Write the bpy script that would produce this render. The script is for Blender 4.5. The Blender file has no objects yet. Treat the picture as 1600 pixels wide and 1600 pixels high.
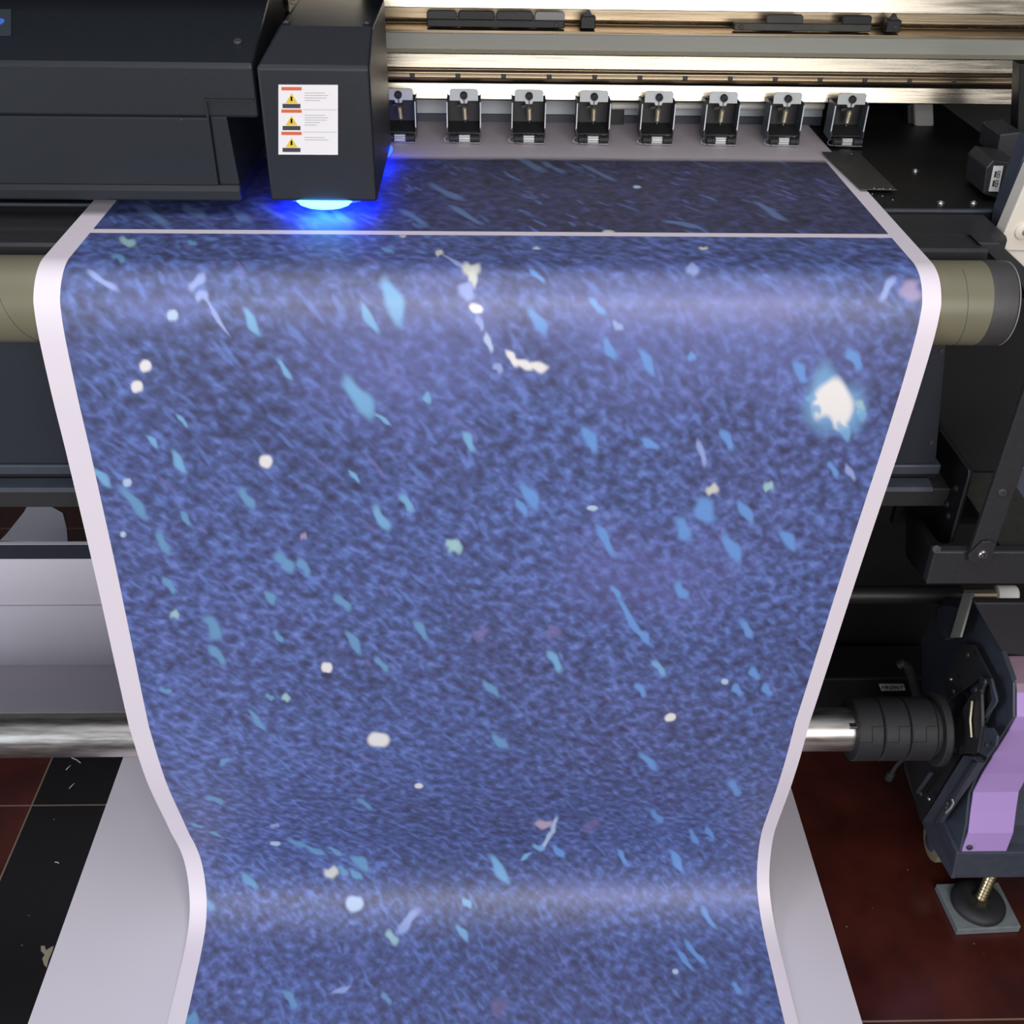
import bpy, bmesh, math, random
import numpy as np
from mathutils import Vector, Matrix
from math import sin, cos, radians, pi
S = bpy.context.scene
COL = S.collection
random.seed(7)

# ------------------------------------------------------------------ camera
F_PX = 1660.0
CAM = Vector((0, 0, 1.31))
_p, _psi, _rho = radians(35.2), .036, .0195
FW = Vector((sin(_psi)*cos(_p), cos(_psi)*cos(_p), -sin(_p)))
_r0 = Vector((cos(_psi), -sin(_psi), 0)); _u0 = _r0.cross(FW)
RT = cos(_rho)*_r0 + sin(_rho)*_u0
UP = -sin(_rho)*_r0 + cos(_rho)*_u0
cd = bpy.data.cameras.new('camera'); cam = bpy.data.objects.new('camera', cd); COL.objects.link(cam)
cd.sensor_width = 36; cd.lens = 36*F_PX/1600; cd.clip_start = .02; cd.clip_end = 60
M = Matrix((RT, UP, -FW)).transposed().to_4x4(); M.translation = CAM
cam.matrix_world = M
S.camera = cam

# ------------------------------------------------------------------ world, lights, exposure
S.view_settings.view_transform = 'Standard'; S.view_settings.look = 'None'
S.view_settings.gamma = 1; S.view_settings.use_curve_mapping = False
S.view_settings.exposure = 0.0
w = bpy.data.worlds.new('world'); S.world = w; w.use_nodes = True
w.node_tree.nodes['Background'].inputs[0].default_value = (.62, .68, .85, 1)
w.node_tree.nodes['Background'].inputs[1].default_value = .10
def area(name, loc, target, sx, sy, power, col):
    l = bpy.data.lights.new(name, 'AREA'); l.shape = 'RECTANGLE'; l.size = sx; l.size_y = sy
    l.energy = power; l.color = col
    o = bpy.data.objects.new(name, l); COL.objects.link(o); o.location = loc
    o.rotation_euler = (Vector(target)-Vector(loc)).to_track_quat('-Z', 'Y').to_euler()
    return o
area('ceiling_light', (-.1, .30, 2.65), (-.1, .45, 0), 2.0, 1.5, 22, (.95, .95, 1))
area('side_window_light', (-2.3, -.5, 1.0), (-.5, 1.3, .2), 1.2, 1.2, 29, (.80, .88, 1))
area('window_light', (.42, -1.7, 1.66), (.1, .9, .8), 2.05, 1.3, 62, (1, .965, .945))

# ------------------------------------------------------------------ measuring helpers (a sight line met with a plane of the real place)
def _ray(x, y): return FW + RT*((x-800)/F_PX) - UP*((y-800)/F_PX)
def PX(x, y, X): r = _ray(x, y); return CAM + r*((X-CAM.x)/r.x)
def PY(x, y, Y): r = _ray(x, y); return CAM + r*((Y-CAM.y)/r.y)
def PZ(x, y, Z): r = _ray(x, y); return CAM + r*((Z-CAM.z)/r.z)
def ZY(y, Y, x=900): return PY(x, y, Y).z

# ------------------------------------------------------------------ materials
MATS = {}
def srgb(c):
    return tuple(((v/255)/12.92 if v/255 <= .04045 else ((v/255+.055)/1.055)**2.4) for v in c)
def mat(name, rgb, rough=.5, metal=0, spec=.5, noise=0, nscale=40, bump=0, stretch=(1, 1, 1), emit=None, estr=0, rvar=0, coat=0):
    if name in MATS: return MATS[name]
    m = bpy.data.materials.new(name); m.use_nodes = True; nt = m.node_tree; b = nt.nodes['Principled BSDF']
    c = srgb(rgb)
    b.inputs['Base Color'].default_value = (*c, 1); b.inputs['Roughness'].default_value = rough
    b.inputs['Metallic'].default_value = metal; b.inputs['Specular IOR Level'].default_value = spec
    b.inputs['Coat Weight'].default_value = coat
    if emit:
        b.inputs['Emission Color'].default_value = (*emit, 1); b.inputs['Emission Strength'].default_value = estr
    if noise or bump or rvar:
        tc = nt.nodes.new('ShaderNodeTexCoord'); mp = nt.nodes.new('ShaderNodeMapping'); mp.inputs['Scale'].default_value = stretch
        n = nt.nodes.new('ShaderNodeTexNoise'); n.inputs['Scale'].default_value = nscale; n.inputs['Detail'].default_value = 5
        nt.links.new(tc.outputs['Object'], mp.inputs[0]); nt.links.new(mp.outputs[0], n.inputs['Vector'])
        if noise:
            mr = nt.nodes.new('ShaderNodeMapRange'); mr.inputs[1].default_value = .3; mr.inputs[2].default_value = .7
            mr.inputs[3].default_value = 1-noise; mr.inputs[4].default_value = 1+noise
            vm = nt.nodes.new('ShaderNodeVectorMath'); vm.operation = 'SCALE'; vm.inputs[0].default_value = c
            nt.links.new(n.outputs[0], mr.inputs[0]); nt.links.new(mr.outputs[0], vm.inputs['Scale'])
            nt.links.new(vm.outputs[0], b.inputs['Base Color'])
        if rvar:
            mr = nt.nodes.new('ShaderNodeMapRange'); mr.inputs[1].default_value = .3; mr.inputs[2].default_value = .7
            mr.inputs[3].default_value = rough-rvar; mr.inputs[4].default_value = rough+rvar
            nt.links.new(n.outputs[0], mr.inputs[0]); nt.links.new(mr.outputs[0], b.inputs['Roughness'])
        if bump:
            bp = nt.nodes.new('ShaderNodeBump'); bp.inputs['Strength'].default_value = bump; bp.inputs['Distance'].default_value = .002
            nt.links.new(n.outputs[0], bp.inputs['Height']); nt.links.new(bp.outputs[0], b.inputs['Normal'])
    MATS[name] = m; return m
mat('black', (24, 25, 27), .45, noise=.15)
mat('deep_black', (10, 10, 11), .6, noise=.1)
mat('body_navy', (42, 46, 54), .42, noise=.06, nscale=300, bump=.05)
mat('carriage_black', (29, 32, 39), .45, spec=.4, noise=.06, nscale=300, bump=.05)
mat('charcoal', (44, 44, 46), .45, noise=.1, nscale=200, bump=.05)
mat('slate', (64, 69, 80), .4, noise=.1, nscale=60)
mat('rubber', (34, 34, 36), .6, noise=.15, nscale=120, bump=.1)
mat('brushed', (196, 188, 172), .26, 1, noise=.12, nscale=14, stretch=(1, 30, 30), rvar=.08)
mat('brushed_gold', (182, 164, 138), .3, 1, noise=.2, nscale=14, stretch=(.6, 60, 60), rvar=.08)
mat('face_grey', (150, 151, 143), .5, .1, noise=.03, nscale=20, stretch=(1, 40, 40))
mat('guide_grey', (168, 176, 184), .4)
mat('steel', (190, 190, 190), .3, 1, noise=.1)
mat('tube_metal', (206, 202, 196), .34, 1, noise=.08, nscale=30, stretch=(1, 8, 8), rvar=.06)
mat('spring', (180, 170, 145), .4, .6)
mat('bracket_white', (196, 200, 200), .4, .3)
mat('olive', (116, 112, 92), .36, noise=.04, nscale=30)
mat('cap_grey', (62, 60, 60), .55, noise=.1, nscale=60)
mat('cream', (222, 214, 200), .5, noise=.03)
mat('purple', (176, 146, 206), .45, noise=.04, nscale=8)
mat('dusty_purple', (150, 122, 140), .6, noise=.1, nscale=20)
mat('nylon', (226, 224, 218), .4)
mat('label_white', (232, 228, 226), .5)
mat('label_grey', (150, 150, 148), .5)
mat('orange', (214, 96, 60), .5); mat('yellow', (222, 190, 60), .5); mat('ink', (60, 58, 60), .5); mat('pale_ink', (170, 168, 172), .5)
mat('blue_mark', (70, 120, 220), .4)
mat('pad_grey', (112, 118, 120), .55, noise=.12, nscale=80)
mat('brass', (190, 176, 140), .3, 1)
mat('sheet_back', (214, 208, 216), .42, noise=.02, nscale=6)
mat('uv_lamp', (60, 80, 255), .4, emit=(.005, .02, 1.0), estr=14)
mat('uv_core', (120, 200, 255), .4, emit=(.05, .35, 1.0), estr=10)
mat('platen_black', (17, 18, 19), .5, noise=.3, nscale=25)
mat('plate_olive', (66, 66, 62), .45, .3, noise=.15, nscale=60)
mat('smoke_plastic', (60, 66, 72), .2)

# ------------------------------------------------------------------ mesh builder
class MB:
    def __init__(s): s.bm = bmesh.new(); s.mats = []
    def mi(s, m):
        if m not in s.mats: s.mats.append(m)
        return s.mats.index(m)
    def faces(s, vs, fs, m):
        k = s.mi(m); bv = [s.bm.verts.new(v) for v in vs]; out = []
        for f in fs:
            try: q = s.bm.faces.new([bv[i] for i in f]); q.material_index = k; out.append(q)
            except ValueError: pass
        return out
    def box(s, x0, x1, y0, y1, z0, z1, m):
        v = [(x, y, z) for x in (x0, x1) for y in (y0, y1) for z in (z0, z1)]
        s.faces(v, [(0,1,3,2),(4,6,7,5),(0,4,5,1),(2,3,7,6),(0,2,6,4),(1,5,7,3)], m); return s
    def prism(s, poly, vec, m):
        n = len(poly); vec = Vector(vec); a = [Vector(p) for p in poly]; v = a+[p+vec for p in a]
        s.faces(v, [tuple(range(n)), tuple(range(2*n-1, n-1, -1))]+[(i, (i+1) % n, (i+1) % n+n, i+n) for i in range(n)], m); return s
    def bar(s, a, b, wdt, th, m, up=(0, 0, 1)):
        a = Vector(a); b = Vector(b); d = (b-a).normalized(); sd = d.cross(Vector(up)).normalized()*wdt/2; u = sd.cross(d).normalized()*th/2
        return s.prism([a+sd+u, a-sd+u, a-sd-u, a+sd-u], b-a, m)
    def tube(s, a, b, r, m, seg=24, r2=None):
        a = Vector(a); b = Vector(b); d = (b-a).normalized(); q = d.orthogonal().normalized(); t = d.cross(q); r2 = r if r2 is None else r2
        v = []
        for c, rr in ((a, r), (b, r2)):
            for i in range(seg): v.append(c+(q*cos(2*pi*i/seg)+t*sin(2*pi*i/seg))*rr)
        fs = [(i, (i+1) % seg, (i+1) % seg+seg, i+seg) for i in range(seg)]+[tuple(range(seg))[::-1], tuple(range(seg, 2*seg))]
        s.faces(v, fs, m); return s
    def lathe(s, org, ax, prof, m, seg=48):
        org = Vector(org); ax = Vector(ax).normalized(); q = ax.orthogonal().normalized(); t = ax.cross(q); v = []; fs = []
        for (h, r) in prof:
            for i in range(seg): v.append(org+ax*h+(q*cos(2*pi*i/seg)+t*sin(2*pi*i/seg))*max(r, 1e-5))
        n = len(prof)
        for k in range(n-1):
            for i in range(seg): fs.append((k*seg+i, k*seg+(i+1) % seg, (k+1)*seg+(i+1) % seg, (k+1)*seg+i))
        fs += [tuple(range(seg))[::-1], tuple(range((n-1)*seg, n*seg))]
        s.faces(v, fs, m); return s
    def path(s, pts, r, m, seg=8):
        pts = [Vector(p) for p in pts]; v = []; fs = []; q = None
        for i, p in enumerate(pts):
            d = (pts[min(i+1, len(pts)-1)]-pts[max(i-1, 0)]).normalized()
            q = (d.orthogonal() if q is None else (q-d*q.dot(d))).normalized(); t = d.cross(q)
            for k in range(seg): v.append(p+(q*cos(2*pi*k/seg)+t*sin(2*pi*k/seg))*r)
        for i in range(len(pts)-1):
            for k in range(seg): fs.append((i*seg+k, i*seg+(k+1) % seg, (i+1)*seg+(k+1) % seg, (i+1)*seg+k))
        fs += [tuple(range(seg))[::-1], tuple(range((len(pts)-1)*seg, len(pts)*seg))]
        s.faces(v, fs, m); return s
    def ribbon(s, prof, x0, x1, th, m, nx=1):
        """sheet metal or web of real thickness whose (y, z) profile runs along X"""
        P = [Vector((0, a, b)) for a, b in prof]; N = []
        for i in range(len(P)):
            d = (P[min(i+1, len(P)-1)]-P[max(i-1, 0)]).normalized(); N.append(Vector((0, -d.z, d.y)))
        poly = [p for p in P]+[p-n*th for p, n in reversed(list(zip(P, N)))]
        n = len(P); v = []; fs = []
        for j in range(nx+1):
            x = x0+(x1-x0)*j/nx; v += [Vector((x, p.y, p.z)) for p in poly]
        k = len(poly)
        for j in range(nx):
            for i in range(k): fs.append((j*k+i, j*k+(i+1) % k, (j+1)*k+(i+1) % k, (j+1)*k+i))
        for j in (0, nx):
            for i in range(n-1): fs.append((j*k+i, j*k+i+1, j*k+k-2-i, j*k+k-1-i))
        s.faces(v, fs, m); return s
    def build(s, name, parent=None, origin=None, bevel=0, smooth=False, seg=2):
        bmesh.ops.recalc_face_normals(s.bm, faces=s.bm.faces)
        o0 = Vector(origin) if origin is not None else Vector((0, 0, 0))
        if parent is not None: o0 = Vector(parent['_o']) if '_o' in parent else o0
        elif origin is None:
            c = [v.co for v in s.bm.verts]
            o0 = Vector(((min(v.x for v in c)+max(v.x for v in c))/2, (min(v.y for v in c)+max(v.y for v in c))/2, min(v.z for v in c)))
        bmesh.ops.translate(s.bm, verts=s.bm.verts, vec=-o0)
        me = bpy.data.meshes.new(name); s.bm.to_mesh(me); s.bm.free()
        for m in s.mats: me.materials.append(MATS[m])
        o = bpy.data.objects.new(name, me); COL.objects.link(o)
        if parent is None: o.location = o0
        else: o.parent = parent
        o['_o'] = tuple(o0)
        if bevel:
            b = o.modifiers.new('bevel', 'BEVEL'); b.width = bevel; b.segments = seg; b.limit_method = 'ANGLE'; b.angle_limit = radians(40)
        if smooth:
            for p in me.polygons: p.use_smooth = True
            me.set_sharp_from_angle(angle=radians(35))
        return o
def thing(name, loc, label, cat, group=None):
    o = bpy.data.objects.new(name, None); o.empty_display_size = .05; COL.objects.link(o); o.location = loc; o['_o'] = tuple(loc)
    return tag(o, label, cat, group)
def tag(o, label, cat, group=None):
    o['label'] = label; o['category'] = cat
    if group: o['group'] = group
    return o
def struct(o): o['kind'] = 'structure'; return o
def copy_thing(root, shift, label):
    def rec(o, par):
        c = o.copy(); COL.objects.link(c)
        if par is not None: c.parent = par
        for ch in o.children: rec(ch, c)
        return c
    r = rec(root, None); r.location = root.location+Vector(shift); r['label'] = label; return r
def screw(parent, c, n, r, m='ink', name='screw', cross=False):
    """small domed screw head with a socket, axis n"""
    c = Vector(c); n = Vector(n).normalized()
    b = MB().lathe(c-n*.0005, n, [(0, r), (r*.35, r), (r*.6, r*.8), (r*.6, r*.45), (r*.3, r*.4), (r*.3, .00001)], m, 20)
    if cross:
        q = n.orthogonal().normalized(); t = n.cross(q)
        b.bar(c+n*r*.62-q*r*.5, c+n*r*.62+q*r*.5, r*.22, r*.1, 'ink', n); b.bar(c+n*r*.62-t*r*.5, c+n*r*.62+t*r*.5, r*.22, r*.1, 'ink', n)
    return b.build(name, parent, smooth=True)
# ================================================================== floor
def floor_mat():
    m = bpy.data.materials.new('floor_tiles'); m.use_nodes = True; nt = m.node_tree; N = nt.nodes; L = nt.links; b = N['Principled BSDF']
    tc = N.new('ShaderNodeTexCoord'); sp = N.new('ShaderNodeSeparateXYZ'); L.new(tc.outputs['Object'], sp.inputs[0])
    def mth(op, a, c=None, d=None):
        n = N.new('ShaderNodeMath'); n.operation = op
        for i, v in enumerate((a, c, d)):
            if v is None: continue
            if isinstance(v, (int, float)): n.inputs[i].default_value = v
            else: L.new(v, n.inputs[i])
        return n.outputs[0]
    T = .3585
    fx = mth('DIVIDE', mth('ADD', sp.outputs[0], .6845), T); fy = mth('DIVIDE', mth('SUBTRACT', sp.outputs[1], .7235), T)
    gx = mth('ABSOLUTE', mth('SUBTRACT', mth('FRACT', mth('ADD', fx, .5)), .5)); gy = mth('ABSOLUTE', mth('SUBTRACT', mth('FRACT', mth('ADD', fy, .5)), .5))
    gx2 = mth('ABSOLUTE', mth('SUBTRACT', mth('FRACT', mth('ADD', mth('DIVIDE', mth('ADD', sp.outputs[0], .326), 2*T), .5)), .5))
    gy2 = mth('ABSOLUTE', mth('SUBTRACT', mth('FRACT', mth('ADD', mth('DIVIDE', mth('SUBTRACT', sp.outputs[1], .7235), 2*T), .5)), .5))
    rgt = mth('GREATER_THAN', sp.outputs[0], .391)
    ga = mth('LESS_THAN', mth('MINIMUM', gx, gy), .0035); gb = mth('LESS_THAN', mth('MINIMUM', gx2, gy2), .00175)
    g = mth('ADD', mth('MULTIPLY', rgt, gb), mth('MULTIPLY', mth('SUBTRACT', 1, rgt), ga))
    col = mth('FLOOR', fx); blk = mth('COMPARE', mth('MODULO', mth('ADD', col, 40), 8), 0, .5)
    n1 = N.new('ShaderNodeTexNoise'); n1.inputs['Scale'].default_value = 9; n1.inputs['Detail'].default_value = 8; L.new(tc.outputs['Object'], n1.inputs['Vector'])
    red = N.new('ShaderNodeValToRGB'); red.color_ramp.elements[0].color = (*srgb((46, 19, 16)), 1); red.color_ramp.elements[1].color = (*srgb((80, 34, 26)), 1)
    red.color_ramp.elements[0].position = .3; red.color_ramp.elements[1].position = .75; L.new(n1.outputs[0], red.inputs[0])
    def mix(f, a, c):
        n = N.new('ShaderNodeMix'); n.data_type = 'RGBA'
        L.new(f, n.inputs[0])
        for i, v in ((6, a), (7, c)):
            if isinstance(v, tuple): n.inputs[i].default_value = (*v, 1)
            else: L.new(v, n.inputs[i])
        return n.outputs[2]
    c1 = mix(blk, red.outputs[0], srgb((20, 20, 21)))
    # dust specks and a torn scrap of glue by the sheet
    vo = N.new('ShaderNodeTexVoronoi'); vo.inputs['Scale'].default_value = 34; L.new(tc.outputs['Object'], vo.inputs['Vector'])
    n2 = N.new('ShaderNodeTexWhiteNoise'); L.new(vo.outputs['Position'], n2.inputs['Vector'])
    spk = mth('MULTIPLY', mth('LESS_THAN', vo.outputs['Distance'], .035), mth('GREATER_THAN', n2.outputs[0], .72))
    c2 = mix(mth('MULTIPLY', spk, .6), c1, srgb((150, 138, 126)))
    c3 = mix(g, c2, srgb((120, 106, 88)))
    L.new(c3, b.inputs['Base Color'])
    mr = N.new('ShaderNodeMapRange'); mr.inputs[3].default_value = .16; mr.inputs[4].default_value = .34; L.new(n1.outputs[0], mr.inputs[0]); L.new(mr.outputs[0], b.inputs['Roughness'])
    bp = N.new('ShaderNodeBump'); bp.inputs['Strength'].default_value = .25; bp.inputs['Distance'].default_value = .002
    inv = mth('SUBTRACT', 1, g); L.new(inv, bp.inputs['Height']); L.new(bp.outputs[0], b.inputs['Normal'])
    MATS['floor_tiles'] = m
floor_mat()
struct(MB().box(-2.6, 2.6, -2.4, 3.0, -.05, 0, 'floor_tiles').build('floor', origin=(0, 0, 0)))
mat('wall_paint', (120, 120, 118), .8, noise=.04)
struct(MB().box(-2.6, 2.6, 3.0, 3.1, 0, 2.9, 'wall_paint').build('wall_back'))

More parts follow.
